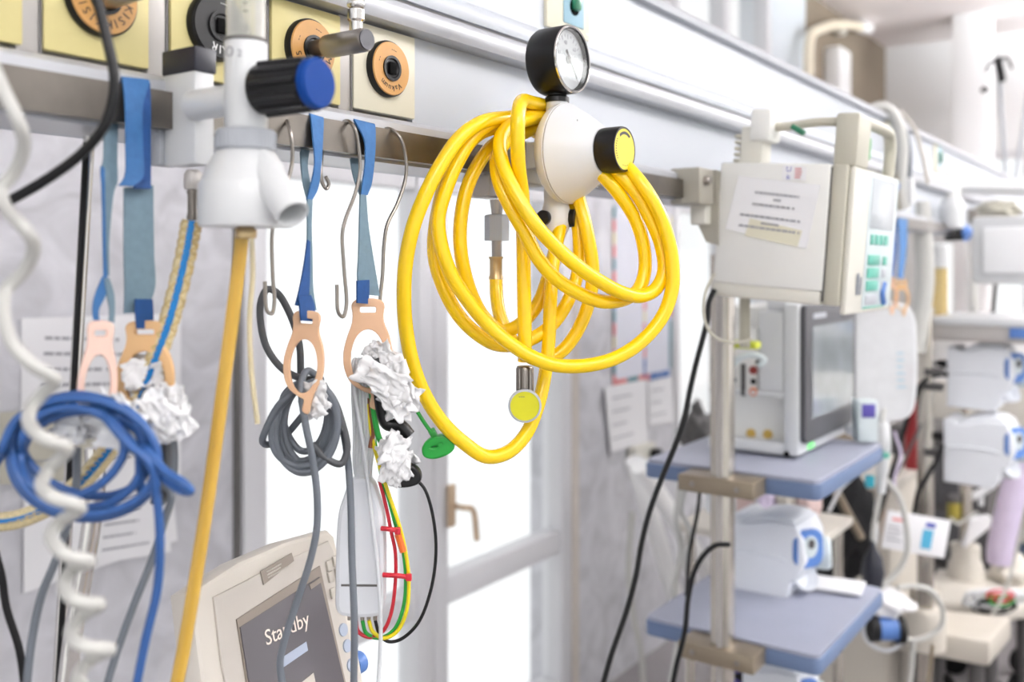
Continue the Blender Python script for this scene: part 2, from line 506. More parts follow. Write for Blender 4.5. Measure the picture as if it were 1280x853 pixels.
mb = MB(); wallbox(mb, 4.65, 5.2, 0, 3.0); struct('wall_back_pale', mb, 'wall_pale')
mb = MB(); wallbox(mb, 5.2, 6.95, 0, 3.0); struct('wall_back_pier', mb, 'taupe_wall')
# joint strip where the left wall covering ends beside the window
part(wb, 'edge_strip', MB().span((1.362, WY - 0.006, 0.0), (1.378, WY + 0.004, 3.0)), 'joint_dark')
part(wb, 'edge_strip', MB().span((2.765, WY - 0.005, 0.0), (2.81, WY + 0.004, 3.0)), 'strip_beige')
mb = MB()
mb.span((6.9, 1.50, 0), (7.05, WY + 0.1, 3.0)); mb.span((6.9, -4, 2.25), (7.05, 1.5, 3.0)); mb.span((6.9, -4, 0), (7.05, 1.5, 1.12)); mb.span((6.9, -4, 0), (7.05, 0.1, 3.0))
struct('wall_end', mb, 'far_wall')
# column standing before the end wall
cmb = MB(); a = PX(1190, 100, 6.2); b = PX(1234, 100, 6.2)
cmb.span((6.2, b.y, 0), (6.45, a.y, 3.0), 0.01); struct('wall_column', cmb, 'far_wall')

def window(name, x0, x1, z0, z1, mull, bars, ft=0.055, depth=0.07):
    w = thing(name, '', '', (x0, WY, z0)); del w['label']; del w['category']; w['kind'] = 'structure'
    y0, y1 = WY - 0.01, WY + depth
    for (a, b, c, d) in ((x0, x0 + ft, z0, z1), (x1 - ft, x1, z0, z1)):
        part(w, 'frame_jamb', MB().span((a, y0, c), (b, y1, d), 0.006), 'window_white')
    for c in (z0, z1 - ft):
        part(w, 'frame_rail', MB().span((x0 + ft, y0, c), (x1 - ft, y1, c + ft), 0.006), 'window_white')
    xs = [x0 + ft] + [v for m_ in mull for v in m_] + [x1 - ft]
    for (a, b) in mull:
        c = (a + b) / 2
        part(w, 'mullion', MB().span((a, y0, z0 + ft), (c - 0.004, y1, z1 - ft), 0.008), 'window_white')
        part(w, 'mullion', MB().span((c + 0.004, y0 + 0.006, z0 + ft), (b, y1, z1 - ft), 0.008), 'window_white')
    for i in range(0, len(xs), 2):
        zz = [z0 + ft]
        for (bz0, bz1) in bars:
            part(w, 'glazing_bar', MB().span((xs[i], y0 + 0.008, bz0), (xs[i + 1], y1 - 0.01, bz1), 0.006), 'window_white')
            zz += [bz0, bz1]
        zz.append(z1 - ft)
        for k in range(0, len(zz), 2):
            part(w, 'pane', MB().span((xs[i], WY + 0.03, zz[k]), (xs[i + 1], WY + 0.036, zz[k + 1])), 'glass')
    return w
w1 = window('window_1', 1.385, 2.757, 0.06, 2.85, [(1.97, 2.106)], [(0.545, 0.622), (1.705, 1.79)], 0.065)
# tan lever handle on the right casement
hp = PY(563, 632, WY - 0.012)
hd = part(w1, 'handle', MB().box((0, 0, 0.004), (0.03, 0.12, 0.012), faceY(hp), 0.004), 'handle_tan')
part(hd, 'lever', MB().tube([hp + Vector((0, -0.01, 0)), hp + Vector((0, -0.05, 0)), hp + Vector((0.03, -0.055, -0.01)), hp + Vector((0.05, -0.055, -0.1))], 0.009, 8), 'handle_tan')
window('window_2', 3.55, 4.65, 0.72, 2.9, [(4.06, 4.14)], [(1.72, 1.79)], 0.05)
w3 = thing('window_3', '', '', (6.9, 0.8, 1.12)); del w3['label']; del w3['category']; w3['kind'] = 'structure'
for (ya, yb) in ((0.1, 0.16), (0.78, 0.86), (1.44, 1.5)):
    part(w3, 'frame_jamb', MB().span((6.91, ya, 1.12), (6.98, yb, 2.25), 0.006), 'window_white')
for za in (1.12, 1.65, 2.19):
    part(w3, 'frame_rail', MB().span((6.91, 0.16, za), (6.98, 1.44, za + 0.06), 0.006), 'window_white')
for (ya, yb) in ((0.16, 0.78), (0.86, 1.44)):
    part(w3, 'pane', MB().span((6.945, ya, 1.18), (6.95, yb, 2.19)), 'glass')

# bodies for the added fill lamps, out of view
for i, (lx, ly) in enumerate(FILL_LAMPS):
    L = thing('fill_pendant', 'unseen white fill lamp, %s in the added row over the ward' % ('first', 'second', 'third', 'fourth', 'last')[i], 'lamp', (lx, ly, 2.49), 'added fill lamps over the ward')
    fm = MB()
    for (dx, dy, sx, sy) in ((0, 0.14, 1.3, 0.02), (0, -0.14, 1.3, 0.02), (0.64, 0, 0.02, 0.26), (-0.64, 0, 0.02, 0.26)):
        fm.box((lx + dx, ly + dy, 2.53), (sx, sy, 0.08))
    part(L, 'frame', fm, 'white_paint'); part(L, 'diffuser', MB().box((lx, ly, 2.53), (1.26, 0.26, 0.03)), 'fill_panel')
    for dx in (-0.5, 0.5): part(L, 'wire', MB().cyl((lx + dx, ly, 2.54), (lx + dx, ly, 3.0), 0.003, n=6), 'steel')

# ================================================================== SERVICE BEAM WITH RAIL AND OUTLETS
beam = thing('service_beam', 'long white service beam carrying gas outlets and a steel rail', 'service beam', W(0, 0.66, 0.095))
BX0, BX1 = -0.35, 6.2
MYZ = Matrix(((0, 0, 1, 0), (1, 0, 0, 0), (0, 1, 0, EZ), (0, 0, 0, 1)))      # (y,z) outline swept along X
def sweep(outline, x0=BX0, x1=BX1): return MB().prism(outline, MYZ, x0, x1)
part(beam, 'housing', sweep([(0.612, 0.101), (0.72, 0.101), (0.72, 0.378), (0.640, 0.378), (0.640, 0.27), (0.640, 0.135), (0.612, 0.128)]), 'panel_white')
part(beam, 'lower_panel', sweep([(0.632, 0.137), (0.6405, 0.137), (0.6405, 0.228), (0.632, 0.228)], 0.7262), 'panel_white')
part(beam, 'upper_panel', sweep([(0.633, 0.276), (0.6405, 0.276), (0.6405, 0.374), (0.633, 0.374)]), 'panel_white')
part(beam, 'front_lip', sweep([(0.600, 0.1235), (0.640, 0.1235), (0.640, 0.1405), (0.622, 0.1405), (0.6045, 0.136), (0.600, 0.132)]), 'aluminium')
part(beam, 'ridge_band', sweep([(0.6105, 0.2290), (0.640, 0.2285), (0.640, 0.2515), (0.614, 0.2515), (0.6085, 0.247), (0.607, 0.241), (0.608, 0.234)]), 'aluminium')
part(beam, 'ridge_band', sweep([(0.6145, 0.2555), (0.640, 0.2555), (0.640, 0.279), (0.625, 0.2795), (0.6155, 0.273), (0.612, 0.264)]), 'panel_white')
part(beam, 'ridge_groove', sweep([(0.619, 0.251), (0.639, 0.251), (0.639, 0.256), (0.619, 0.256)]), 'frame_grey')
part(beam, 'shadow_gap', sweep([(0.6345, 0.2265), (0.640, 0.2265), (0.640, 0.2292), (0.6345, 0.2292)]), 'frame_grey')
part(beam, 'top_bead', sweep([(0.622, 0.373), (0.645, 0.373), (0.645, 0.388), (0.626, 0.388), (0.620, 0.383)]), 'aluminium')
part(beam, 'bottom_trim', sweep([(0.604, 0.0945), (0.66, 0.0945), (0.66, 0.1015), (0.604, 0.1015)]), 'aluminium')
RX = 1.287
rail = part(beam, 'rail', sweep([(0.591, 0.097), (0.601, 0.097), (0.601, 0.1235), (0.591, 0.1235)], BX0, RX), 'steel_worn', label='brushed steel equipment rail')
part(rail, 'rail_end', MB().box((RX + 0.002, 0.596, EZ + 0.11), (0.004, 0.0115, 0.0275)), 'joint_dark')
rail2 = part(beam, 'rail', sweep([(0.591, 0.097), (0.601, 0.097), (0.601, 0.1235), (0.591, 0.1235)], 1.75, 5.6), 'steel_worn')
for x in (0.15, 0.80, 1.1, 2.2, 3.0):
    part(beam, 'rail_bracket', MB().box((x, 0.606, EZ + 0.11), (0.02, 0.012, 0.02)), 'aluminium')
# grey dividers between the outlet plates
for x in (0.2435, 0.337, 0.4345, 0.5315, 0.6295):
    part(beam, 'divider', MB().span((x - 0.0085, 0.6285, EZ + 0.138), (x + 0.0085, 0.6405, EZ + 0.228), 0.001), 'frame_grey')
    part(beam, 'divider_joint', MB().span((x + 0.0062, 0.6278, EZ + 0.139), (x + 0.0085, 0.6290, EZ + 0.227)), 'joint_dark')
part(beam, 'outlet_tray', MB().span((-0.3, 0.6385, EZ + 0.136), (0.7262, 0.6402, EZ + 0.229)), 'frame_grey')

def outlet(xc, plate, ring, ptxt, words, small, label, hole=True, wide=0.080, zc=0.186):
    o = thing('gas_outlet', label, 'gas outlet', W(xc, 0.629, 0.143))
    part(o, 'plate', MB().span((xc - wide / 2, 0.6265, EZ + zc - 0.041), (xc + wide / 2, 0.634, EZ + zc + 0.040), 0.0016), plate)
    c = W(xc, 0.6265, zc + 0.0015)
    part(o, 'base_ring', MB().lathe([(0.0268, 0), (0.0268, 0.005), (0.0256, 0.0066)], c, -Y_, 48), 'black_plastic')
    fr = MB().lathe([(0.0112, 0.0064), (0.0112, 0.0078), (0.0247, 0.0078), (0.0253, 0.0066)], c, -Y_, 48)
    dial = part(o, 'dial', fr, ring)
    M = faceY(c + Vector((0, -0.0079, 0)))
    t = MB()
    for (s, r, mid, step, size) in words: t.arc_text(s, M, r, mid, step, size)
    part(dial, 'lettering', t, ptxt)
    sk = MB().lathe([(0.0121, 0.0070), (0.0121, 0.0094), (0.0096, 0.0094), (0.0085, 0.0079)], c, -Y_, 32)
    s = part(o, 'socket', sk, 'black_plastic')
    if hole:
        part(s, 'socket_hole', MB().box((0, 0, 0.0093), (0.0098, 0.0118, 0.0014), faceY(c), 0.0006), 'black_hole')
    return o, c
big = [('KISIK KISIK', 0.0182, 270, 17, 0.0088)]
outlet(0.292, 'cream_plate', 'orange_ring', 'black_print', big, None, 'yellowed gas outlet plate cut off by the left edge of the picture')
oA, cA = outlet(0.386, 'cream_plate', 'orange_ring', 'black_print', [('KISIK', 0.0182, 312, 17, 0.0088), ('KISIK', 0.0182, 220, 17, 0.0088)], None, 'yellowed oxygen outlet with a metal probe behind the black cable')
oB, cB = outlet(0.4845, 'cream_plate', 'black_plastic', 'white_print', [('AIR', 0.0180, 266, 17, 0.0094), ('----', 0.0185, 80, 7, 0.0062)], None, 'yellowed outlet plate with a black AIR dial behind the flowmeter')
oC, cC = outlet(0.582, 'cream_plate', 'orange_ring', 'black_print', [('M VAKUUM 5', 0.0182, 270, 15.5, 0.0088), ('---', 0.0186, 72, 8, 0.0064), ('--', 0.0186, 158, 9, 0.006)], None, 'yellowed outlet with orange dial and a steel probe plugged in')
oD, cD = outlet(0.6815, 'pale_plate', 'orange_ring', 'black_print', [('Vakuum', 0.0186, 268, 15, 0.0078), ('---', 0.0186, 80, 8, 0.0064), ('--', 0.0186, 158, 9, 0.006)], None, 'pale outlet plate with orange vacuum dial and an empty black socket', wide=0.086)
for k, (x, lab) in enumerate(((2.33, 'small pale outlet right behind the infusion pump panel'), (2.44, 'small pale outlet under the blue knob of the next bed'), (2.55, 'small cream outlet beside the white corrugated hose of the next bed'))):
    outlet(x, 'cream_plate', 'orange_ring', 'black_print', [('KISIK', 0.0182, 270, 17, 0.0088)], None, lab)

def probe(name, label, c, ln, r, up):
    o = thing(name, label, 'gas probe', c + Vector((0, -ln, -r)))
    a = -Y_
    part(o, 'nose', MB().lathe([(0.0075, 0.004), (0.0075, 0.022), (0.0098, 0.026)], c, a), 'steel')
    part(o, 'body', MB().lathe([(0.0098, 0.024), (r, 0.028), (r, ln - 0.002), (r - 0.001, ln)], c, a), 'steel')
    cap = part(o, 'end_cap', MB().lathe([(r - 0.0012, ln - 0.0005), (r - 0.0014, ln + 0.001), (0, ln + 0.001)], c, a), 'navy_plastic')
    e = c + a * (ln - 0.012)
    z = Z_ if up else -Z_
    part(o, 'elbow', MB().lathe([(0.0056, 0), (0.0056, 0.016), (0.0072, 0.018), (0.0072, 0.026), (0.0056, 0.028)], e, z), 'chrome')
    return o, e
oP, eP = probe('gas_probe', 'steel gas probe in the orange dial outlet with hose rising from it', cC, 0.070, 0.0100, True)
hs = MB()
prof = []
for i in range(40):
    h = 0.028 + i * 0.006
    prof += [(0.0068, h), (0.0078, h + 0.002), (0.0078, h + 0.004), (0.0068, h + 0.0055)]
part(oP, 'metal_hose', hs.lathe(prof, eP, Z_, 20), 'chrome')
p2 = thing('gas_probe', 'grey metal probe at the top left with a cable in front', 'gas probe', cA + Vector((0, -0.05, 0)))
part(p2, 'body', MB().tube([cA, cA + Vector((0.0, -0.018, 0.0)), cA + Vector((0.012, -0.05, 0.006)), cA + Vector((0.05, -0.07, 0.012))], 0.0085, 16), 'steel')

# call unit on the upper panel
def call_unit(x0, x1, label, small=False):
    o = thing('call_unit', label, 'call unit', W((x0 + x1) / 2, 0.63, 0.285))
    part(o, 'plate', MB().span((x0, 0.628, EZ + 0.288), (x1, 0.6335, EZ + 0.371), 0.001), 'pale_plate')
    xa = x0 + (x1 - x0) * 0.36; xb = x0 + (x1 - x0) * 0.84
    part(o, 'blue_panel', MB().span((xa, 0.6265, EZ + 0.300), (xb, 0.6285, EZ + 0.369), 0.0006), 'device_pale_blue')
    c = W(xa * 0.5 + xb * 0.5, 0.627, 0.335)
    part(o, 'switch_well', MB().lathe([(0.0105, 0), (0.0105, 0.0015), (0, 0.0015)], c + Vector((0, 0, -0.012)), -Y_), 'black_hole')
    part(o, 'green_switch', MB().box((0, 0, 0.004), (0.016, 0.034, 0.009), faceY(c), 0.004), 'wire_green_dark')
    for dz in (0.296, 0.363):
        part(o, 'screw', MB().lathe([(0.0016, 0), (0.0014, 0.0008), (0, 0.0008)], W(x1 - 0.006, 0.628, dz), -Y_, 10), 'steel')
mat('device_pale_blue', (150, 186, 202), 0.5); mat('wire_green_dark', (18, 112, 78), 0.3, coat=0.5)
call_unit(0.967, 1.067, 'cream call unit with blue panel and green switch above the gauge')
call_unit(2.56, 2.66, 'cream call unit with blue panel behind the pump handle')
call_unit(3.14, 3.24, 'far small cream call unit with green switch on the beam')

# papers and tape on the wall
def paper(name, pxs, Y, m, label, lines=0, th=0.0016, seed=1, cat='paper', w=None, texts=(), pm='grey_print'):
    q = [PY(x, y, Y) for x, y in pxs]            # tl, tr, br, bl
    o = thing(name, label, cat, (q[0] + q[1] + q[2] + q[3]) / 4)
    mb = MB(); f = [mb.bm.verts.new(v) for v in q]; b = [mb.bm.verts.new(v + Vector((0, 0.0015, 0))) for v in q]
    mb.bm.faces.new(f); mb.bm.faces.new(b[::-1])
    for k in range(4): mb.bm.faces.new((f[k], f[(k + 1) % 4], b[(k + 1) % 4], b[k]))
    part(o, 'sheet', mb, m)
    M = frame((q[0] + q[1] + q[2] + q[3]) / 4 + Vector((0, -0.001, 0)), (q[1] - q[0]) + (q[2] - q[3]), (q[0] - q[3]) + (q[1] - q[2]))
    wd = ((q[1] - q[0]).length + (q[2] - q[3]).length) / 2; ht = ((q[0] - q[3]).length + (q[1] - q[2]).length) / 2
    if lines:
        part(o, 'print', text_lines(MB(), M, wd * 0.8, ht * 0.8, lines, th, seed), pm)
    for (s, dx, dy, size) in texts:
        part(o, 'heading', MB().text(s, M @ Matrix.Translation((dx * wd, dy * ht, 0.0006)), size), 'grey_print')
    return o, M, wd, ht
YW = WY - 0.004
paper('notice_sheet', [(27, 398), (226, 392), (226, 600), (27, 606)], YW, 'paper', 'white printed notice on the grey wall behind the peach hooks', 9, 0.006, 3)
paper('instruction_sheet', [(30, 606), (214, 590), (222, 676), (30, 742)], YW - 0.003, 'paper', 'white drawing sheet on the wall below the blue cable coil', 0, seed=5)
o, M, wd, ht = paper('drawing_sheet', [(120, 610), (208, 600), (214, 690), (120, 706)], YW - 0.006, 'paper', 'sheet with a small line drawing beside the chrome tube', 5, 0.004, 6)
paper('kraft_board', [(0, 516), (128, 508), (128, 600), (0, 606)], YW - 0.008, 'putty_dark', 'tan card on the wall behind the blue cable coil', 2, 0.004, 8)
# taped poster frame on the pier
pst = thing('taped_poster', 'white poster edged with strips of coloured tape on the pier', 'poster', PY(800, 490, YW))
q = [PY(768, 258, YW), PY(838, 268, YW), PY(838, 468, YW), PY(768, 482, YW)]
mb = MB(); f = [mb.bm.verts.new(v) for v in q]; b = [mb.bm.verts.new(v + Vector((0, 0.0015, 0))) for v in q]
mb.bm.faces.new(f); mb.bm.faces.new(b[::-1])
for k in range(4): mb.bm.faces.new((f[k], f[(k + 1) % 4], b[(k + 1) % 4], b[k]))
part(pst, 'sheet', mb, 'paper_blue')
if True:
    tm = ['tape_teal', 'tape_red', 'tape_blue', 'tape_red', 'tape_teal', 'tape_blue', 'tape_cream', 'tape_red']
    def tape(x0, y0, x1, y1, n, w=0.018, seed=0):
        a = PY(x0, y0, YW - 0.0012); b = PY(x1, y1, YW - 0.0012); d = (b - a) / n
        side = d.normalized().cross(Y_) * w / 2
        for i in range(n):
            p0 = a + d * i; p1 = a + d * (i + 0.92)
            m_ = MB(); M_ = frame((p0 + p1) / 2, d, side)
            m_.box((0, 0, 0), ((p1 - p0).length, w, 0.001), M_)
            part(pst, 'tape_piece', m_, tm[(i * 3 + seed) % 8])
    tape(768, 258, 768, 486, 14); tape(806, 330, 806, 478, 10, seed=2); tape(770, 480, 838, 466, 5, 0.026, 1)
    tape(838, 270, 838, 466, 3, 0.018, 6)
paper('white_sheet', [(756, 484), (808, 474), (810, 552), (764, 566)], YW - 0.012, 'paper', 'white sheet hanging below the coloured tape on the pier', 4, 0.005, 11)
paper('white_sheet', [(810, 478), (840, 470), (842, 528), (812, 532)], YW - 0.006, 'paper', 'small white sheet right of the hanging one on the pier', 3, 0.005, 12)
# twin socket with black plug under the papers
skt = thing('wall_socket', 'cream wall socket with a black plug beneath the hanging sheet', 'socket', PY(800, 590, YW))
sp = PY(796, 570, YW)
part(skt, 'box', MB().box((0, 0, 0.02), (0.16, 0.09, 0.04), faceY(sp), 0.006), 'putty')
part(skt, 'plug', MB().box((0.05, 0, 0.055), (0.045, 0.05, 0.04), faceY(sp), 0.01), 'black_soft')
# pipes on the taupe pier
pipe = thing('wall_pipe', 'cream pipe bending along the taupe pier near the ceiling', 'pipe', PY(1012, 110, 1.62))
part(pipe, 'tube', MB().tube([PY(1011, 200, 1.62), PY(1011, 120, 1.62), PY(1011, 62, 1.62), PY(1014, 44, 1.62), PY(1026, 36, 1.62), PY(1052, 31, 1.62), PY(1082, 35, 1.62)], 0.028, 14), 'cream_pipe')
part(pipe, 'collar', MB().cyl(PY(1074, 33, 1.62), PY(1085, 36, 1.62), 0.036, n=18), 'white_paint')
part(pipe, 'clamp', MB().box((0, 0, 0), (0.1, 0.05, 0.05), faceY(PY(1050, 38, 1.66)), 0.01), 'putty')
solo('wall_duct', MB().span((PY(1042, 0, 1.64).x, 1.60, 1.2), (PY(1056, 0, 1.64).x, 1.70, 2.75), 0.02), 'far_wall', 'pale vertical duct standing on the taupe pier', 'duct')

# ================================================================== VACUUM REGULATOR AND YELLOW HOSE
RXc, RZ = 0.8295, 0.1135
reg = thing('vacuum_regulator', 'white vacuum regulator with black gauge and yellow-faced knob on the rail', 'regulator', W(RXc, 0.54, 0.03))
dc = W(RXc, 0.516, RZ)
part(reg, 'dome', MB().lathe([(0.030, -0.012), (0.044, -0.010), (0.0500, -0.004), (0.0512, 0.0), (0.0512, 0.004), (0.0498, 0.0046), (0.0505, 0.0056), (0.0472, 0.0105), (0.0412, 0.0205), (0.0345, 0.0305), (0.0275, 0.0395), (0.0238, 0.0445), (0.015, 0.045)], dc, -Y_, 64), 'regulator_white')
part(reg, 'seam', MB().lathe([(0.0506, 0.0040), (0.0506, 0.0054)], dc, -Y_, 64), 'frame_grey')
kc = dc + Vector((0, -0.0440, 0))
kp = [(0.0190, 0.0), (0.0222, 0.001), (0.0226, 0.004), (0.0226, 0.0215), (0.0218, 0.0235), (0.0203, 0.0235), (0.0200, 0.0228)]
knob = part(reg, 'knob', MB().lathe(kp, kc, -Y_, 48), 'black_plastic')
part(knob, 'yellow_disc', MB().lathe([(0.0200, 0.0222), (0.0200, 0.0234), (0, 0.0234)], kc, -Y_, 48), 'yellow_label')
M = faceY(kc + Vector((0, -0.0236, 0)))
pr = MB().flat([circ(0, 0, 0.0172, n=20, a0=50, a1=130) + circ(0, 0, 0.0145, n=20, a0=130, a1=50)], M, 0.0003)
for i in range(9): pr.box((0.0172 * math.cos(math.radians(150 + i * 8)), 0.0172 * math.sin(math.radians(150 + i * 8)), 0), (0.0018, 0.0008, 0.0003), M)
pr.arc_text('------', M, 0.0165, 285, 11, 0.0055)
part(knob, 'dial_print', pr, 'black_print')
for (x, z) in ((-0.012, 0.004), (0.016, 0.003)):
    part(reg, 'screw', MB().lathe([(0.0009, 0), (0, 0.0006)], W(RXc + x * 1.5 - 0.01, dc.y - 0.0305, RZ + z + 0.024), -Y_, 8), 'joint_dark')
part(reg, 'neck', MB().cyl(W(0.830, 0.527, RZ + 0.020), W(0.830, 0.527, 0.1690), 0.0115, n=28), 'regulator_white')
part(reg, 'gauge_collar', MB().lathe([(0.0125, 0), (0.0125, 0.005), (0.010, 0.007), (0.010, 0.012)], W(0.830, 0.527, 0.1665), Z_, 28), 'black_plastic')
gc = W(0.829, 0.5455, 0.2085)
gauge = part(reg, 'gauge', MB().lathe([(0.022, -0.001), (0.0325, 0.002), (0.0345, 0.006), (0.0345, 0.036), (0.0335, 0.0385), (0.0315, 0.0385), (0.0305, 0.0375), (0.0302, 0.031), (0, 0.031)], gc, -Y_, 64), 'black_plastic')
part(gauge, 'chrome_rim', MB().lathe([(0.0341, 0.0368), (0.0338, 0.0386), (0.0331, 0.0390), (0.0325, 0.0386)], gc, -Y_, 64, cap=False), 'chrome')
part(gauge, 'dial_face', MB().lathe([(0.0300, 0.0310), (0.0300, 0.0320), (0, 0.0320)], gc, -Y_, 48), 'dial_face')
M = faceY(gc + Vector((0, -0.0322, 0)))
mk = MB()
for i in range(21):
    a = math.radians(225 - i * 13.5); L = 0.005 if i % 2 == 0 else 0.003
    mk.box((0, 0, 0), (L, 0.0007, 0.0003), M @ Matrix.Rotation(a, 4, 'Z') @ Matrix.Translation((0.026 - L / 2, 0, 0)))
for i, s in enumerate(('0', '20', '40', '60', '80')):
    a = math.radians(225 - i * 60); mk.text(s, M @ Matrix.Translation((0.0175 * math.cos(a), 0.0175 * math.sin(a), 0)), 0.0062)
part(gauge, 'scale_print', mk, 'grey_print')
a = math.radians(-52)
nd = MB(); Mn = M @ Matrix.Translation((0, 0, 0.0022)) @ Matrix.Rotation(a, 4, 'Z')
nd.prism([(-0.011, -0.0013), (0.022, -0.0006), (0.022, 0.0006), (-0.011, 0.0013)], Mn, 0, 0.0008)
nd.lathe([(0.0042, 0), (0.0042, 0.0016), (0, 0.0016)], gc + Vector((0, -0.0325, 0)), -Y_, 20)
part(gauge, 'needle', nd, 'joint_dark')
part(gauge, 'glass_cover', MB().lathe([(0.0306, 0.0370), (0.0306, 0.0374), (0, 0.0374)], gc, -Y_, 40), 'glass')
# lower valve
vb = P(694, 250, 0.985)
tz = lambda y: (HORIZON - y) / F * 0.985
part(reg, 'valve_stem', MB().lathe([(0.0125, tz(236)), (0.0125, tz(254)), (0.0145, tz(262)), (0.0155, tz(272)), (0.0145, tz(282)), (0.0105, tz(294)), (0.0072, tz(306)), (0.0060, tz(330)), (0.004, tz(334))], W(P(695, 332, 0.985).x, P(695, 332, 0.985).y, 0), Z_, 32), 'regulator_white')
vc = P(694, 273, 0.985)
part(reg, 'valve_button', MB().lathe([(0.0074, 0), (0.0074, 0.0075), (0.006, 0.009), (0, 0.009)], vc + (-VIEW * 0.009 - RIGHT * 0.0105), (-VIEW * 0.9 - RIGHT * 0.35), 24), 'black_plastic')
part(reg, 'valve_button', MB().cyl(vc + RIGHT * 0.012, vc + RIGHT * 0.0205 - VIEW * 0.003, 0.0092, n=24), 'black_plastic')
# rail clamp behind the coil
part(reg, 'clamp_block', MB().box((0, 0, 0), (0.058, 0.045, 0.082), faceY(P(634, 208, 1.05)), 0.003), 'clamp_metal')
part(reg, 'clamp_arm', MB().box((0, 0, 0), (0.036, 0.028, 0.05), faceY(P(672, 196, 1.02)), 0.003), 'regulator_white')
part(reg, 'clamp_lever', MB().cyl(P(606, 150, 1.05), P(594, 151, 1.05), 0.0055, n=16), 'black_plastic')
part(reg, 'clamp_lever', MB().cyl(P(586, 209, 1.05), P(578, 223, 1.05), 0.0045, n=14), 'black_plastic')
part(reg, 'inlet_arm', MB().box((0, 0, 0), (0.036, 0.034, 0.030), faceY(P(610, 228, 1.03)), 0.003), 'frame_grey')
ci = P(621, 250, 1.02)
k = 1.02 / F
part(reg, 'inlet_nut', MB().lathe([(9 * k, 0), (6.5 * k, -20 * k)][::-1], ci, Z_, 12), 'steel')
part(reg, 'inlet_block', MB().lathe([(15.5 * k, -51 * k), (15.5 * k, -20 * k), (13 * k, -18.5 * k)], ci, Z_, 6), 'grey_plastic')
part(reg, 'inlet_stem', MB().lathe([(6.5 * k, -72 * k), (6.5 * k, -50 * k)], ci, Z_, 16), 'steel')

hose = thing('yellow_hose', 'coiled glossy yellow suction hose hung behind the regulator', 'hose', P(660, 572, 0.93))
def tb(x): return 0.90 + (x - 600) / 240 * 0.055
def H(lst, dz):
    return [P(a[0], a[1], tb(a[0]) + (a[2] if len(a) > 2 else dz)) for a in lst]
BK = 0.085
path = []
path += H([(620, 349, .075), (621, 372, .068), (626, 398, .058), (640, 425, .05), (668, 449, .045), (695, 444, .04), (714, 426, .038), (733, 388, .035), (741, 345, .035), (736, 300, .038), (724, 250, .05), (706, 200, BK)], 0)
path += H([(672, 166, BK), (640, 168, .05), (612, 186, .035), (594, 212, .028), (581, 245, .024), (575, 290, .022), (578, 328, .025), (590, 370, .035), (606, 398, .045), (627, 414, .048), (648, 407, .048), (670, 384, .045), (684, 350, .045), (696, 300, .06), (704, 250, .07), (700, 195, BK)], 0)
path += H([(668, 160, BK), (630, 158, .04), (598, 168, .02), (572, 198, .012), (555, 236, .010), (545, 280, .012), (543, 318, .014), (553, 356, .016), (573, 394, .018), (597, 418, .020), (622, 431, .024), (652, 429, .03), (689, 407, .034), (712, 372, .04), (723, 335, .05), (723, 290, .055), (716, 245, .07), (702, 190, BK)], 0)
path += H([(668, 146, .075), (636, 147, .02), (602, 153, -.008), (575, 172, -.018), (553, 203, -.022), (532, 243, -.024), (516, 285, -.022), (507, 330, -.016), (505, 375, -.01), (508, 415, -.004), (516, 455, 0), (530, 492, .004), (552, 527, .006), (580, 554, .006), (608, 571, .006), (634, 566, .006), (656, 545, .01), (671, 512, .015), (681, 470, .022), (686, 425, .026), (688, 375, .026), (692, 325, .04), (702, 270, .06), (702, 205, BK)], 0)
path += H([(680, 163, .075), (652, 167, .05), (630, 180, .022), (621, 200, .006), (624, 228, -.008), (638, 259, -.016), (655, 289, -.020), (672, 322, -.022), (692, 346, -.022), (722, 366, -.020), (752, 377, -.012), (778, 375, -.002), (798, 362, .008), (806, 338, .012), (804, 305, .012), (793, 272, .012), (774, 243, .012), (748, 214, .02), (720, 190, .06), (705, 165, BK)], 0)
path += H([(682, 150, .075), (655, 151, .03), (636, 158, .006), (625, 176, -.006), (628, 204, -.014), (643, 239, -.026), (668, 279, -.036), (694, 308, -.036), (722, 333, -.036), (752, 353, -.030), (780, 367, -.022), (804, 370, -.012), (821, 360, -.006), (830, 338, -.002), (826, 306, 0), (813, 274, 0), (796, 243, .004), (772, 216, .012), (744, 195, .04), (715, 170, BK)], 0)
path += H([(690, 150, BK), (660, 146, .045), (625, 150, .012), (596, 167, .0), (573, 200, -.006), (557, 238, -.008), (548, 272, -.008), (551, 305, -.008), (564, 343, -.006), (585, 376, -.004), (611, 407, -.003), (640, 431, -.008), (668, 448, -.014), (697, 457, -.016), (734, 457, -.018), (771, 447, -.018), (804, 425, -.016), (829, 394, -.016), (840, 362, -.016), (841, 336, -.016), (837, 306, -.014), (826, 271, -.012), (808, 238, -.008), (786, 211, .006), (756, 186, .04), (720, 160, .08)], 0)
path += H([(688, 136, .08), (664, 128, .04), (652, 127, 0), (648, 140, -.022), (647, 170, -.026), (648, 205, -.018), (653, 245, .0), (654, 300, .006), (655, 364, .006), (656, 420, .008), (656, 452, .010)], 0)
part(hose, 'tube', MB().tube(path, 0.0068, 14, 7), 'yellow_hose')
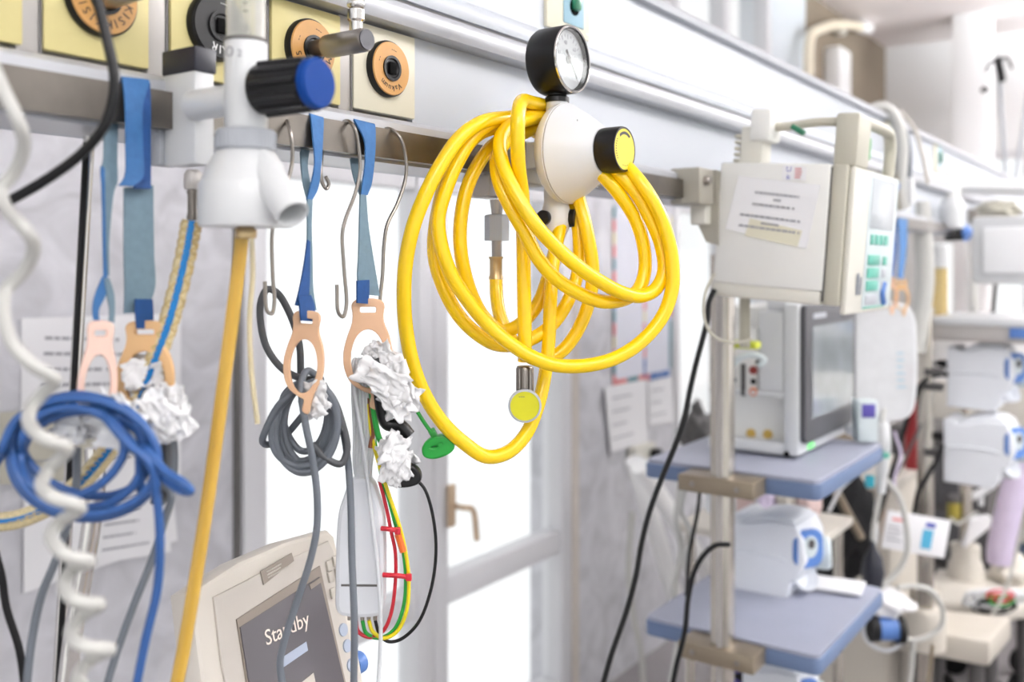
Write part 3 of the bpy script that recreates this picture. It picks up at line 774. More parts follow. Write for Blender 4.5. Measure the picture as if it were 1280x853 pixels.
# printed batch marks
for (x, y, an) in ((841, 383, 60), (662, 556, -40), (722, 260, 80)):
    pass
te = P(656, 458, tb(656) + .004)
k = te.dot(Vector((0, 0, 0))) + 0.92 / F
cl = part(hose, 'end_clamp', MB().lathe([(11 * k, -30 * k), (11 * k, -3 * k), (9.5 * k, 0)], te, Z_, 20), 'steel_worn', label='ribbed steel crimp at the hose end')
mbk = MB()
for dx in (-0.005, 0.0, 0.005): mbk.box((dx, 0, 0.0085), (0.0011, 26 * k, 0.002), frame(te + Vector((0, 0, -16 * k)), RIGHT, Z_))
part(cl, 'clamp_rib', mbk, 'steel')
dd = P(656, 507, 0.908)
part(hose, 'tag_rim', MB().lathe([(20.5 * k, 0), (20.5 * k, 0.005), (18 * k, 0.0055), (18 * k, 0.004)], dd, -VIEW, 40), 'grey_plastic')
tg = part(hose, 'yellow_tag', MB().lathe([(18.2 * k, 0.003), (18.2 * k, 0.0046), (0, 0.0046)], dd, -VIEW, 40), 'lime_label')
part(tg, 'tag_print', MB().text('---', frame(dd - VIEW * 0.0047 + Vector((0, 0, 0.009)) - RIGHT * 0.003, RIGHT, Z_), 0.006), 'joint_dark')
part(hose, 'brass_ferrule', MB().lathe([(9.5 * k * 1.05, -30 * k), (9.5 * k, -27 * k), (8.4 * k, -24 * k), (8.4 * k, -4 * k), (9.6 * k, -2 * k), (9.6 * k, 0)], P(620, 321, 0.98), Z_, 20), 'brass')

# ================================================================== STEEL S-HOOKS ON THE RAIL
def shook(pts, Y, label, r=0.0016):
    solo('s_hook', MB().tube(ppy(pts, Y), r, 8), 'steel', label, 'hook', 'steel S-hooks on the rail')
shook([(330, 168, .60), (344, 152, .606), (355, 148, .596), (363, 166), (365, 205), (352, 250), (341, 285), (341, 345), (343, 378), (340, 392), (334, 389), (331, 352)], 0.583, 'thin steel S-hook behind the white flowmeter nozzle holding a dark cable')
shook([(415, 175, .605), (426, 156, .604), (434, 151, .594), (443, 160), (448, 182), (450, 215), (444, 242), (432, 274), (428, 292), (430, 335), (433, 382), (429, 396), (423, 391), (421, 356)], 0.583, 'empty steel S-hook hanging between the two blue straps')
shook([(468, 182, .605), (478, 164, .604), (487, 161, .594), (500, 172), (507, 195), (507, 222), (497, 254), (484, 281), (480, 305), (478, 345), (475, 378), (478, 410), (489, 440), (500, 462)], 0.583, 'steel S-hook just left of the yellow hose')
shook([(396, 160, .606), (402, 180, .606), (401, 217), (403, 229), (408, 236), (411, 230), (407, 221)], 0.600, 'small curled hook end beside the first blue strap')

# ================================================================== STRAPS AND PEACH CABLE HOOKS
def pairs(lst, Y): return [(PY(a[0], a[1], a[4] if len(a) > 4 else Y), PY(a[2], a[3], a[4] if len(a) > 4 else Y)) for a in lst]
def strap(name, label, loc, pieces):
    o = thing(name, label, 'strap', loc, 'webbing straps over the rail')
    for (nm, m, lst, Y) in pieces:
        part(o, nm, MB().strip(pairs(lst, Y)), m, sharp=60)
    return o
strap('webbing_strap', 'twisted blue webbing strap holding the dark grey cable coil', PY(384, 400, .58), [
    ('front_leg', 'strap_blue', [(384, 152, 402, 156, .604), (387, 143, 404, 148, .592), (391, 175, 403, 178, .586), (393, 205, 401, 207, .584), (388, 232, 397, 236, .584), (383, 250, 390, 250, .582)], .585),
    ('rear_leg', 'strap_grey', [(374, 152, 388, 154, .610), (375, 180, 387, 182, .606), (376, 205, 384, 208, .600), (379, 230, 388, 233, .590), (384, 250, 390, 250, .585)], .6),
    ('lower_leg', 'strap_grey', [(384, 249, 390, 250), (384, 280, 389, 282), (384, 320, 390, 322), (386, 360, 391, 362), (387, 384, 395, 388)], .5815),
    ('lower_edge', 'strap_deep', [(384, 300, 387, 302), (380, 330, 387, 332), (374, 362, 386, 362), (369, 382, 383, 384)], .580),
    ('buckle_loop', 'strap_deep', [(373, 371, 388, 369), (374, 380, 392, 380), (375, 392, 393, 393), (376, 401, 390, 402)], .577)])
strap('webbing_strap', 'flat blue webbing strap holding the white lead bundle', PY(458, 380, .58), [
    ('front_leg', 'strap_blue', [(446, 158, 464, 162, .604), (442, 150, 468, 156, .592), (455, 175, 469, 176, .586), (456, 205, 467, 208, .584), (453, 228, 464, 230, .584), (451, 244, 459, 244, .582)], .585),
    ('rear_leg', 'strap_grey', [(437, 170, 452, 172, .610), (438, 200, 449, 202, .604), (443, 225, 451, 228, .594), (450, 244, 456, 245, .586)], .6),
    ('lower_leg', 'strap_grey', [(450, 243, 457, 244), (449, 280, 460, 282), (448, 320, 466, 322), (447, 350, 471, 352), (452, 368, 474, 370)], .5815),
    ('buckle_loop', 'strap_deep', [(446, 351, 461, 350), (446, 362, 461, 362), (446, 379, 460, 380)], .577)])
strap('webbing_strap', 'wide blue and grey webbing strap beside the black cable', PY(176, 412, .58), [
    ('front_leg', 'strap_blue', [(150, 108, 172, 108, .603), (152, 97, 186, 101, .590), (156, 130, 178, 133, .584), (157, 180, 178, 182, .582), (156, 220, 178, 222, .580), (148, 232, 166, 233, .578)], .585),
    ('side_leg', 'strap_deep', [(174, 100, 187, 104, .590), (176, 130, 188, 132, .587), (176, 180, 188, 182, .585), (168, 226, 188, 228, .584), (167, 236, 188, 236, .583)], .585),
    ('rear_leg', 'strap_grey', [(155, 235, 191, 232, .590), (155, 260, 191, 258, .588), (155, 320, 192, 320, .586), (156, 360, 193, 360, .584), (155, 392, 182, 390, .583)], .587),
    ('buckle_loop', 'strap_deep', [(169, 374, 190, 374), (169, 388, 191, 388), (171, 411, 191, 411)], .577)])
strap('webbing_strap', 'narrow twisted blue-grey strap ending in a round loop at far left', PY(130, 410, .58), [
    ('front_leg', 'strap_grey', [(130, 110, 148, 112, .606), (130, 160, 147, 160, .600), (129, 200, 146, 202, .592), (126, 212, 146, 228, .586), (128, 240, 142, 240, .582), (130, 300, 136, 300, .580), (130, 345, 136, 345, .579)], .59),
    ('edge_web', 'strap_blue', [(126, 208, 130, 210), (128, 260, 131, 262), (129, 320, 132, 322), (130, 350, 134, 352)], .577),
    ('end_loop', 'strap_blue', [(128, 346, 135, 348), (120, 366, 132, 368), (116, 385, 123, 388), (118, 402, 124, 400), (125, 412, 128, 406)], .576),
    ('end_loop', 'strap_grey', [(130, 348, 136, 348), (134, 370, 142, 368), (137, 388, 143, 388), (136, 404, 142, 404)], .5745)])

HOOK = [(-13, 0), (13, 0), (17, 5), (16, 18), (17, 26), (23, 42), (26, 62), (24, 82), (16, 98), (12, 112), (9, 125), (3, 122), (4, 108), (-4, 104), (-18, 94), (-25, 78), (-26, 60), (-22, 42), (-17, 27), (-16, 16), (-17, 5)]
def hook(cx, cy, sx, sy, Y, m, label, turn=0.0, tilt=0.0, th=0.005):
    o = PY(cx, cy, Y); t = Y / ray(cx, cy).y; k = t / F
    xd = RIGHT * math.cos(turn) + VIEW * math.sin(turn)
    M = frame(o, xd, Z_) @ Matrix.Rotation(tilt, 4, 'Z')
    outer = smooth_loop([(x * sx * k, -y * sy * k) for x, y in HOOK], 4)
    slot = [(x * sx * k, -y * sy * k) for x, y in rrect(-10, 6, 10, 15, 3)]
    eye = [(x * sx * k, -y * sy * k) for x, y in circ(0, 67, 20, 35, 28)]
    h = solo('cable_hook', MB().flat([outer, slot, eye], M, th, 0.0008), m, label, 'cable hook', 'plastic cable hooks on the straps')
    return h
hook(384, 391, 0.92, 1.0, .578, 'peach', 'peach plastic hook carrying the dark grey cable coil', tilt=-0.06)
hook(460, 376, 1.12, 1.08, .578, 'peach', 'peach plastic hook carrying the white lead bundle', turn=0.1)
hook(126, 404, 0.82, 1.18, .566, 'peach_pink', 'pinkish plastic hook behind the blue cable coil', turn=0.5, tilt=-0.05)
hook(182, 404, 1.32, 1.05, .578, 'peach_tan', 'wide tan plastic hook above the grey cable bundle')

# ================================================================== OXYGEN FLOWMETER
fm = thing('flowmeter', 'white oxygen flowmeter with blue-capped black knob and angled nozzle', 'flowmeter', W(0.4217, 0.513, 0.02))
fc = W(0.4217, 0.513, 0); k = 0.64 / F
fz = lambda y: (HORIZON - y) * k
part(fm, 'column', MB().lathe([(24 * k, fz(166)), (26.5 * k, fz(158)), (26.5 * k, fz(54)), (25.5 * k, fz(52))], fc, Z_, 40), 'white_plastic')
part(fm, 'column_ring', MB().lathe([(27.2 * k, fz(54)), (27.2 * k, fz(50))], fc, Z_, 40), 'joint_dark')
part(fm, 'sight_tube', MB().lathe([(24 * k, fz(51)), (24 * k, fz(-60)), (21 * k, fz(-62))], fc, Z_, 32), 'flow_glass')
part(fm, 'inner_tube', MB().lathe([(9 * k, fz(46)), (7 * k, fz(40)), (7 * k, fz(-58))], fc, Z_, 16), 'flow_glass')
part(fm, 'float_ball', MB().lathe([(0, fz(43)), (5 * k, fz(40)), (6 * k, fz(36)), (5 * k, fz(32)), (0, fz(29))], fc, Z_, 16), 'black_plastic')
for i in range(8):
    part(fm, 'scale_mark', MB().box((0, 0, 0), (5 * k, 0.0004, 0.0006), frame(fc - VIEW * 24.2 * k + Vector((0, 0, fz(20 - i * 10))) + RIGHT * 6 * k, RIGHT, -VIEW)), 'black_print')
o2 = MB()
for (s, a, dz, sz) in (('O', -0.56, 0, 0.0098), ('2', -0.02, -0.0014, 0.0066)):
    d = (-VIEW * math.cos(a) + RIGHT * math.sin(a))
    o2.text(s, frame(fc + d * 26.8 * k + Vector((0, 0, fz(70) + dz)), Z_.cross(d), Z_), sz)
part(fm, 'lettering', o2, 'grey_print')
col = [(34 * k, fz(189)), (36.5 * k, fz(186)), (36.5 * k, fz(166)), (34 * k, fz(163)), (24 * k, fz(162))]
part(fm, 'collar', MB().lathe(col, fc, Z_, 48), 'grey_plastic')
for i in range(40):
    a = 2 * math.pi * i / 40
    part(fm, 'collar_rib', MB().box((0, 0, 0), (1.5 * k, 2 * k, 20 * k), Matrix.Translation(fc + Vector((36.6 * k * math.cos(a), 36.6 * k * math.sin(a), fz(176)))) @ Matrix.Rotation(a, 4, 'Z')), 'grey_plastic')
part(fm, 'bottle_cap', MB().lathe([(0, fz(284)), (56 * k, fz(284)), (58 * k, fz(280)), (58 * k, fz(232)), (54 * k, fz(226)), (46 * k, fz(206)), (37 * k, fz(192)), (33 * k, fz(189))], fc, Z_, 56), 'white_plastic')
n0 = fc + Vector((0, 0, fz(204))) + RIGHT * 18 * k - VIEW * 12 * k
n1 = fc + Vector((0, 0, fz(272))) + RIGHT * 72 * k - VIEW * 60 * k
ax = (n1 - n0).normalized(); Ln = (n1 - n0).length
nz_ = part(fm, 'nozzle', MB().lathe([(21 * k, 0), (21 * k, Ln - 3 * k), (20.5 * k, Ln), (17.5 * k, Ln), (17 * k, Ln - 2 * k), (16.5 * k, Ln - 0.02), (0, Ln - 0.021)], n0, ax, 36), 'white_plastic')
ka = fc + Vector((0, 0, fz(115))) + RIGHT * 12 * k - VIEW * 10 * k
kd = Vector((0.12, -1, 0.0)).normalized()
kn = part(fm, 'knob', MB().lathe([(22 * k, 0.006), (31 * k, 0.008), (32 * k, 0.012), (30.5 * k, 0.050), (29 * k, 0.0525), (0, 0.0525)], ka, kd, 24), 'black_plastic')
for i in range(12):
    a = 2 * math.pi * i / 12
    side = kd.cross(Z_).normalized()
    d = side * math.cos(a) + Z_ * math.sin(a)
    part(kn, 'grip_rib', MB().cyl(ka + kd * 0.012 + d * 31.5 * k, ka + kd * 0.049 + d * 30 * k, 0.0022, n=8), 'black_plastic')
part(kn, 'blue_cap', MB().lathe([(30.5 * k, 0.050), (30.5 * k, 0.0545), (28 * k, 0.0560), (0, 0.0560)], ka, kd, 36), 'blue_cap')
part(fm, 'link_tube', MB().cyl(W(0.4217, 0.568, fz(122)), W(0.4217, 0.513, fz(122)), 20 * k, n=28), 'white_plastic')
blk = part(fm, 'rail_block', MB().span((0.4205, 0.566, EZ + 0.071), (0.437, 0.601, EZ + 0.139), 0.0012), 'white_plastic')
part(blk, 'top_cap', MB().span((0.4195, 0.5645, EZ + 0.136), (0.438, 0.6025, EZ + 0.1535), 0.001), 'navy_plastic')
part(blk, 'side_plate', MB().span((0.4165, 0.601, EZ + 0.072), (0.436, 0.614, EZ + 0.134), 0.001), 'grey_plastic')
part(fm, 'hose_nut', MB().lathe([(11 * k, -0.014), (12 * k, -0.012), (12 * k, -0.003), (8 * k, 0)], W(0.428, 0.578, 0.068), Z_, 8), 'frame_grey')
part(fm, 'hose_barb', MB().lathe([(7.5 * k, -0.036), (8.4 * k, -0.034), (7 * k, -0.030), (7 * k, -0.018), (8.2 * k, -0.016), (6 * k, -0.012)], W(0.428, 0.578, 0.068), Z_, 18), 'steel_worn')
part(fm, 'outlet_ferrule', MB().lathe([(12 * k, fz(298)), (13 * k, fz(294)), (13 * k, fz(288)), (10 * k, fz(284))], fc, Z_, 20), 'brass')

# ================================================================== TUBES AND CABLES AT THE LEFT
def cable(name, pts, t, r, m, label, cat='cable', n=10, byY=False, sub=8):
    q = ppy(pts, t) if byY else pp(pts, t)
    return solo(name, MB().tube(q, r, n, sub), m, label, cat, sharp=80)
# white coiled tube: strokes falling to the right pass in front
spx = [(-14, 70), (4, 112), (22, 150), (30, 180), (18, 215), (2, 236), (8, 262), (30, 285), (42, 308), (30, 340), (8, 362), (4, 392), (16, 430), (40, 456), (68, 474), (54, 492), (40, 508), (36, 528), (54, 548), (84, 560), (62, 586), (52, 606), (66, 622), (100, 634), (76, 652), (64, 670), (82, 694), (112, 702), (90, 712), (80, 732), (96, 752), (124, 756), (102, 770), (89, 790), (104, 808), (137, 812), (112, 826), (98, 846), (110, 866), (140, 876)]
dep = [0, -1, -1, 0, 1, 1, 0, -1, 0, 1, 1, 0, -1, -1, 0, 1, 1, 0, -1, 0, 1, 0, -1, 0, 1, 0, -1, 0, 1, 0, -1, 0, 1, 0, -1, 0, 1, 0, -1, 0]
cable('coiled_tube', [(x, y, 0.50 + 0.011 * d) for (x, y), d in zip(spx, dep)], 0.5, 0.0036, 'white_tube', 'white spiral tube dangling down the left edge', 'tube', 12, sub=7)
cable('black_cable', [(116, -30), (122, 0), (134, 50), (143, 95), (141, 125), (130, 158), (104, 190), (62, 222), (8, 253), (-40, 275)], 0.565, 0.0031, 'black_plastic', 'thick black cable curving down from the oxygen outlet')
cable('black_cable', [(-6, 690), (2, 720), (8, 760), (24, 812), (32, 870)], 0.66, 0.0026, 'black_soft', 'short black cable at the bottom left corner')
pole = thing('drip_pole', 'thin polished steel pole behind the white spiral tube', 'pole', PY(72, 870, .70))
part(pole, 'rod', MB().cyl(PY(112, 165, .66), PY(70, 900, .70), 0.0042, n=24), 'chrome')
part(pole, 'rod_reflection', MB().cyl(PY(108, 178, .655), PY(72, 880, .693), 0.0022, n=12), 'black_soft')  # black strip imitating a dark reflection down the polished rod
cable('clear_tube', [(118, 560), (120, 610), (114, 660), (104, 720), (92, 790), (82, 870)], 0.70, 0.0068, 'chrome', 'shiny bent metal tube behind the coil at bottom left', 'tube', 16)
# amber suction tube
cable('amber_tube', [(303, 286), (300, 320), (290, 400), (277, 500), (262, 610), (245, 720), (228, 820), (216, 880)], 0.645, 0.0046, 'amber_tube', 'amber tube running straight down from the flowmeter bottle', 'tube', 16)
solo('amber_streak', MB().tube(pp([(303, 300), (290, 400), (277, 500), (262, 610), (245, 720), (228, 820), (216, 878)], 0.645), 0.0020, 8), 'amber_core', 'added amber streak inside the straight tube, imitating its highlights', 'streak', sharp=80)  # darker core added inside the tube to imitate its streaky highlights
cable('pale_tube', [(314, 290), (316, 340), (312, 400), (314, 460), (322, 530)], 0.665, 0.0018, 'clear_tube', 'thin pale tube behind the amber tube', 'tube')
# braided tube with the blue stripe
bpts = [(240, 276), (232, 320), (212, 400), (188, 465), (170, 510), (138, 560), (100, 604), (60, 634), (20, 650), (-30, 654)]
bt = thing('braided_tube', 'clear braided tube with a blue stripe below the flowmeter', 'tube', P(170, 650, .66))
part(bt, 'tube_wall', MB().tube(pp(bpts, 0.655), 0.0066, 16), 'braided_tube')
cat_ = catmull(pp(bpts, 0.655), 8)
part(bt, 'blue_stripe', MB().tube([p + (EYE - p).normalized() * 0.0050 for p in cat_], 0.0028, 8, smooth=False), 'stripe_blue')
weave = MB()
for s in (1, -1):
    for ph in range(3):
        pts = []
        for i, p in enumerate(catmull(pp(bpts, 0.655), 20)):
            a = s * i * 0.42 + ph * 2.09
            pts.append(p + (RIGHT * math.cos(a) - VIEW * math.sin(a)) * 0.0067)
        weave.tube(pts, 0.0008, 4, smooth=False)
part(bt, 'weave', weave, 'weave_gold')
def loops(cx, cy, rx, ry, n, t, seed, jit=0.12, dt=0.006, a0=0.0, rot=0.0, per=10, total=None, cw=1):
    rg = random.Random(seed); out = []
    N = int(per * (total or n))
    js = [(rg.uniform(-jit, jit), rg.uniform(-jit, jit), rg.uniform(-jit, jit), rg.uniform(-jit, jit), rg.uniform(-1, 1)) for _ in range(n + 3)]
    for i in range(N + 1):
        f = i / per; k = int(f); s = f - k; s = s * s * (3 - 2 * s)
        j = [a * (1 - s) + b * s for a, b in zip(js[k], js[k + 1])]
        an = a0 + cw * 2 * math.pi * f
        x = rx * (1 + j[0]) * math.cos(an) ; y = ry * (1 + j[1]) * math.sin(an)
        xr = x * math.cos(rot) - y * math.sin(rot); yr = x * math.sin(rot) + y * math.cos(rot)
        out.append((cx + j[2] * rx * 0.6 + xr, cy + j[3] * ry * 0.6 + yr, t + dt * (k - n / 2) / max(1, n) * 2 + dt * 0.4 * j[4]))
    return out
def nested(lst, t, a0, dt=0.005, tilt=0.0, per=12, cw=1):
    """turns of one cable: each (cx, cy, rx, ry) is a turn, run one after the other"""
    out = []; n = len(lst)
    for i in range(per * n + 1):
        f = i / per; k = min(int(f), n - 1); s = f - k
        b = lst[min(k + 1, n - 1)]; a = lst[k]; w = max(0, (s - 0.55) / 0.45); w = w * w * (3 - 2 * w)
        c = [p * (1 - w) + q * w for p, q in zip(a, b)]
        an = a0 + cw * 2 * math.pi * f
        x, y = c[2] * math.cos(an), c[3] * math.sin(an)
        out.append((c[0] + x * math.cos(tilt) - y * math.sin(tilt), c[1] + x * math.sin(tilt) + y * math.cos(tilt), t + dt * ((k * 2) % n - n / 2)))
    return out
# blue cable coil
blue = thing('blue_cable_coil', 'blue cable coiled on the pinkish hook at left', 'cable', P(100, 650, .585))
pts = [(-60, 640, .60), (-20, 600, .60), (4, 566, .598)]
pts += nested([(100, 572, 98, 74), (98, 566, 82, 72), (106, 570, 80, 58), (92, 556, 64, 46), (112, 580, 86, 66), (104, 574, 92, 78)], .586, math.pi, 0.004, 0.1)[:-5]
pts += [(178, 560, .572), (205, 588, .565), (232, 606, .56), (238, 614, .562), (226, 613, .568), (196, 590, .575), (160, 548, .58), (136, 512, .585), (118, 500, .59)]
part(blue, 'cord', MB().tube(pp(pts, .585), 0.0027, 10, 6), 'blue_cable', sharp=80)
pts = [(116, 502, .588), (130, 520, .574), (160, 555, .568), (188, 580, .566), (196, 620, .57), (200, 680, .575), (196, 740, .58), (182, 800, .58), (168, 870, .58)]
part(blue, 'tail', MB().tube(pp(pts, .585), 0.0027, 10, 6), 'blue_cable', sharp=80)
# grey bundle on the tan hook
gb = thing('grey_cable_bundle', 'grey cable bundle hanging from the wide tan hook', 'cable', P(205, 640, .65))
for i in range(6):
    dx = i * 6
    part(gb, 'strand', MB().tube(pp([(176 + dx, 505), (178 + dx, 500 - i), (184 + dx * 0.9, 490), (192 + dx * 0.7, 520), (196 + dx * 0.75, 570), (196 + dx * 0.6, 610), (192 + dx * 0.3, 630)], .635 + 0.004 * (i % 3)), 0.0024, 8), 'grey_cable' if i % 3 else 'dark_cable', sharp=80)
part(gb, 'tail', MB().tube(pp([(198, 600), (214, 618), (206, 650), (190, 700), (168, 755), (148, 810), (128, 875)], .632), 0.0026, 10), 'grey_cable', sharp=80)
cable('grey_cable', [(96, 560), (95, 610), (86, 650), (70, 700), (52, 745), (40, 800), (32, 870)], 0.64, 0.0027, 'grey_cable', 'grey cable falling left of the white spiral tube')
# crumpled tape wads
def wad(px, py, t, rx, ry, seed, label, rot=0.0, bits=4):
    k = t / F; c = P(px, py, t); rg = random.Random(seed)
    o = thing('tape_wad', label, 'tape', c - Vector((0, 0, ry * k)))
    xr = RIGHT * math.cos(rot) + Z_ * math.sin(rot); yr = Z_ * math.cos(rot) - RIGHT * math.sin(rot)
    for i in range(bits + 2):
        f = 0.75 if i else 0.95
        a = rg.uniform(-0.6, 0.6)
        xv = (xr * math.cos(a) + yr * math.sin(a) - VIEW * rg.uniform(-0.4, 0.4)) * rx * k * f
        yv = (yr * math.cos(a) - xr * math.sin(a) - VIEW * rg.uniform(-0.4, 0.4)) * ry * k * f
        d = (xr * rg.uniform(-0.5, 0.5) * rx + yr * rg.uniform(-0.55, 0.55) * ry) * k if i else Vector((0, 0, 0))
        part(o, 'crumpled_piece', MB().crumple(c + d - VIEW * 0.0022 * i, xv, yv, seed + i * 0.37, 0.30), 'cotton', sharp=180)
    return o
wad(152, 532, .60, 34, 26, 3, 'crumpled white tape behind the blue cable strands', -0.5)
wad(105, 528, .605, 22, 22, 5, 'crumpled white tape left of the pinkish hook tip', 0.3)
wad(210, 512, .63, 22, 34, 8, 'crumpled white tape around the grey cable bundle', 0.2)
wad(180, 470, .66, 30, 26, 9, 'white tape filling the tan hook')

# ================================================================== DARK GREY COIL ON THE PEACH HOOK
gc_ = thing('grey_cable_coil', 'dark grey cable coil knotted on the first peach hook', 'cable', P(380, 590, .80))
pts = [(334, 395, .80), (326, 420, .80), (332, 448, .80), (350, 468, .80), (372, 476, .795), (392, 478, .79)]
part(gc_, 'hung_loop', MB().tube(pp([(376, 470, .815), (374, 430, .815), (362, 392, .812), (346, 366, .806), (334, 362, .80), (326, 378, .80), (326, 405, .80), (334, 436, .797), (354, 462, .795), (380, 474, .79), (398, 474, .795)], .80), 0.0030, 10), 'dark_cable', sharp=80)
pts = nested([(383, 534, 39, 57), (380, 527, 31, 50), (385, 522, 24, 43), (378, 531, 43, 52), (387, 530, 29, 50), (384, 536, 35, 56)], .80, -1.4, 0.0045, 0.12)
part(gc_, 'cord', MB().tube(pp(pts, .80), 0.0029, 10, 6), 'grey_cable', sharp=80)
part(gc_, 'outer_turn', MB().tube(pp([(404, 474, .79), (380, 482, .782), (350, 505, .782), (332, 538, .786), (328, 552, .79), (336, 556, .80), (356, 545, .81), (378, 520, .81)], .79), 0.0029, 10), 'grey_cable', sharp=80)
part(gc_, 'outer_turn', MB().tube(pp([(398, 478, .80), (416, 498, .792), (428, 530, .79), (434, 562, .79), (426, 580, .788), (406, 572, .786), (390, 555, .784)], .79), 0.0029, 10), 'dark_cable', sharp=80)
part(gc_, 'front_tail', MB().tube(pp([(396, 470, .79), (384, 464, .782), (377, 478, .776), (380, 520, .772), (390, 570, .772), (396, 615, .772), (396, 660, .772), (388, 700, .772), (372, 750, .772), (356, 800, .77), (350, 830, .77), (356, 870, .77)], .78), 0.0030, 10), 'grey_cable', sharp=80)
part(gc_, 'rear_tail', MB().tube(pp([(404, 480, .806), (424, 520, .806), (434, 570, .806), (438, 620, .80), (440, 700, .79), (443, 780, .785), (442, 870, .785)], .80), 0.0030, 10), 'grey_cable', sharp=80)
wad(396, 498, .782, 16, 20, 13, 'grey-white tape knotted on the dark grey coil', 0.5, 3)

# ================================================================== LEAD BUNDLE, LEAD BLOCK, COLOURED WIRES
lb = thing('lead_bundle', 'bundle of pale lead wires hanging from the second peach hook', 'cable', P(455, 600, .84))
for i in range(7):
    x = 442 + i * 4.2
    part(lb, 'strand', MB().tube(pp([(x + 6, 470, .85), (x + 3, 450, .845), (x, 452, .838), (x - 1 + i * 0.3, 490, .836), (x + 1, 540, .836), (x + 2 - i, 590, .838), (452 + i * 2.0, 612, .84)], .84), 0.0016, 8), 'light_cable', sharp=80)
part(lb, 'front_lead', MB().tube(pp([(448, 455, .832), (443, 480, .828), (448, 520, .826), (456, 570, .826), (464, 640, .826), (473, 720, .826), (476, 790, .826), (472, 870, .826)], .826), 0.0018, 8), 'light_cable', sharp=80)
ecg = thing('lead_block', 'white lead connector block with a grey line below the wire bundle', 'connector block', P(452, 770, .84))
k = .84 / F
Mb = frame(P(452, 690, .84), RIGHT, Z_) @ Matrix.Rotation(-0.01, 4, 'Z')
ol = smooth_loop([(-8 * k, 88 * k), (8 * k, 88 * k), (16 * k, 70 * k), (22 * k, 50 * k), (24.5 * k, 20 * k), (25 * k, -40 * k), (24 * k, -68 * k), (20 * k, -72 * k), (-20 * k, -72 * k), (-24 * k, -68 * k), (-25 * k, -40 * k), (-24.5 * k, 20 * k), (-22 * k, 50 * k), (-16 * k, 70 * k)], 4)
part(ecg, 'body', MB().flat([ol], Mb, 0.017, 0.004), 'white_grey')
part(ecg, 'line', MB().box((0, -38 * k, 0.0088), (46 * k, 2.6 * k, 0.0006), Mb), 'joint_dark')
part(ecg, 'strain_relief', MB().lathe([(6.5 * k, 84 * k), (6.5 * k, 104 * k), (4.5 * k, 114 * k), (4 * k, 130 * k)], P(452, 690, .84), Z_, 14), 'light_cable')
for i, m in enumerate(('white_print', 'wire_red', 'wire_green', 'wire_yellow', 'black_plastic')):
    p = P(437 + i * 8, 763, .838)
    part(ecg, 'pin', MB().cyl(p, p + Vector((0, 0, -12 * k)), 0.0018, n=10), 'steel')
def lead(pts, m, label, t=.838, r=0.0017):
    cable('lead_wire', pts, t, r, m, label, 'wire', 8)
lead([(445, 775), (448, 790), (462, 797), (478, 790), (488, 770), (494, 730), (494, 690), (489, 665), (484, 640), (478, 615), (474, 600)], 'wire_red', 'red lead wire bowed inside the green and yellow ones')
lead([(453, 776), (458, 792), (474, 798), (492, 788), (504, 760), (507, 720), (502, 680), (494, 655), (486, 625), (478, 600), (470, 560), (464, 520), (461, 490)], 'wire_green', 'green lead wire looping right of the white block')
lead([(461, 776), (466, 790), (480, 798), (496, 790), (508, 765), (511, 725), (507, 690), (500, 660), (486, 618), (472, 575), (464, 540), (461, 505)], 'wire_yellow', 'yellow lead wire forming the outer coloured loop', .834)
lead([(469, 776), (474, 792), (484, 802), (500, 800), (522, 780), (538, 740), (545, 690), (541, 645), (531, 612), (521, 600)], 'black_plastic', 'black lead wire sweeping widest to the right', .838, 0.0015)
lead([(463, 560), (466, 540), (463, 515), (462, 498)], 'wire_brown', 'brown wire end showing beside the pale leads', .834, 0.002)
for (x, y, L, lab) in ((488, 662, 22, 'upper red cable tie gathering the coloured wires'), (496, 720, 34, 'lower red cable tie gathering the coloured wires')):
    ct = thing('cable_tie', lab, 'cable tie', P(x, y, .83))
    part(ct, 'band', MB().tube(pp([(x - L / 2, y - 1, .828), (x, y, .825), (x + L / 2, y + 2, .829)], .83), 0.0022, 8), 'wire_red')
    part(ct, 'lock', MB().box((0, 0, 0), (0.005, 0.006, 0.004), frame(P(x + L / 2 - 2, y + 2, .827), RIGHT, Z_), 0.0008), 'wire_red')
part(lb, 'orange_sleeve', MB().tube(pp([(497, 668), (501, 680), (504, 690)], .832), 0.0030, 8), 'wire_orange')
wad(490, 480, .825, 20, 34, 21, 'torn white tape at the top of the lead bundle', 0.6, 8)
wad(478, 446, .835, 15, 18, 22, 'white tape stuffed into the second peach hook', 0.4, 5)
wad(496, 568, .828, 17, 28, 23, 'torn white tape above the black clip', 0.1, 8)
part(lb, 'green_lead', MB().tube(pp([(464, 455), (465, 490), (468, 520), (474, 548), (482, 560)], .83), 0.0026, 8), 'wire_green', sharp=80)
part(lb, 'black_lead', MB().tube(pp([(466, 450), (474, 470), (476, 500), (484, 530), (500, 532), (512, 545)], .822), 0.0056, 8), 'black_plastic', sharp=80)
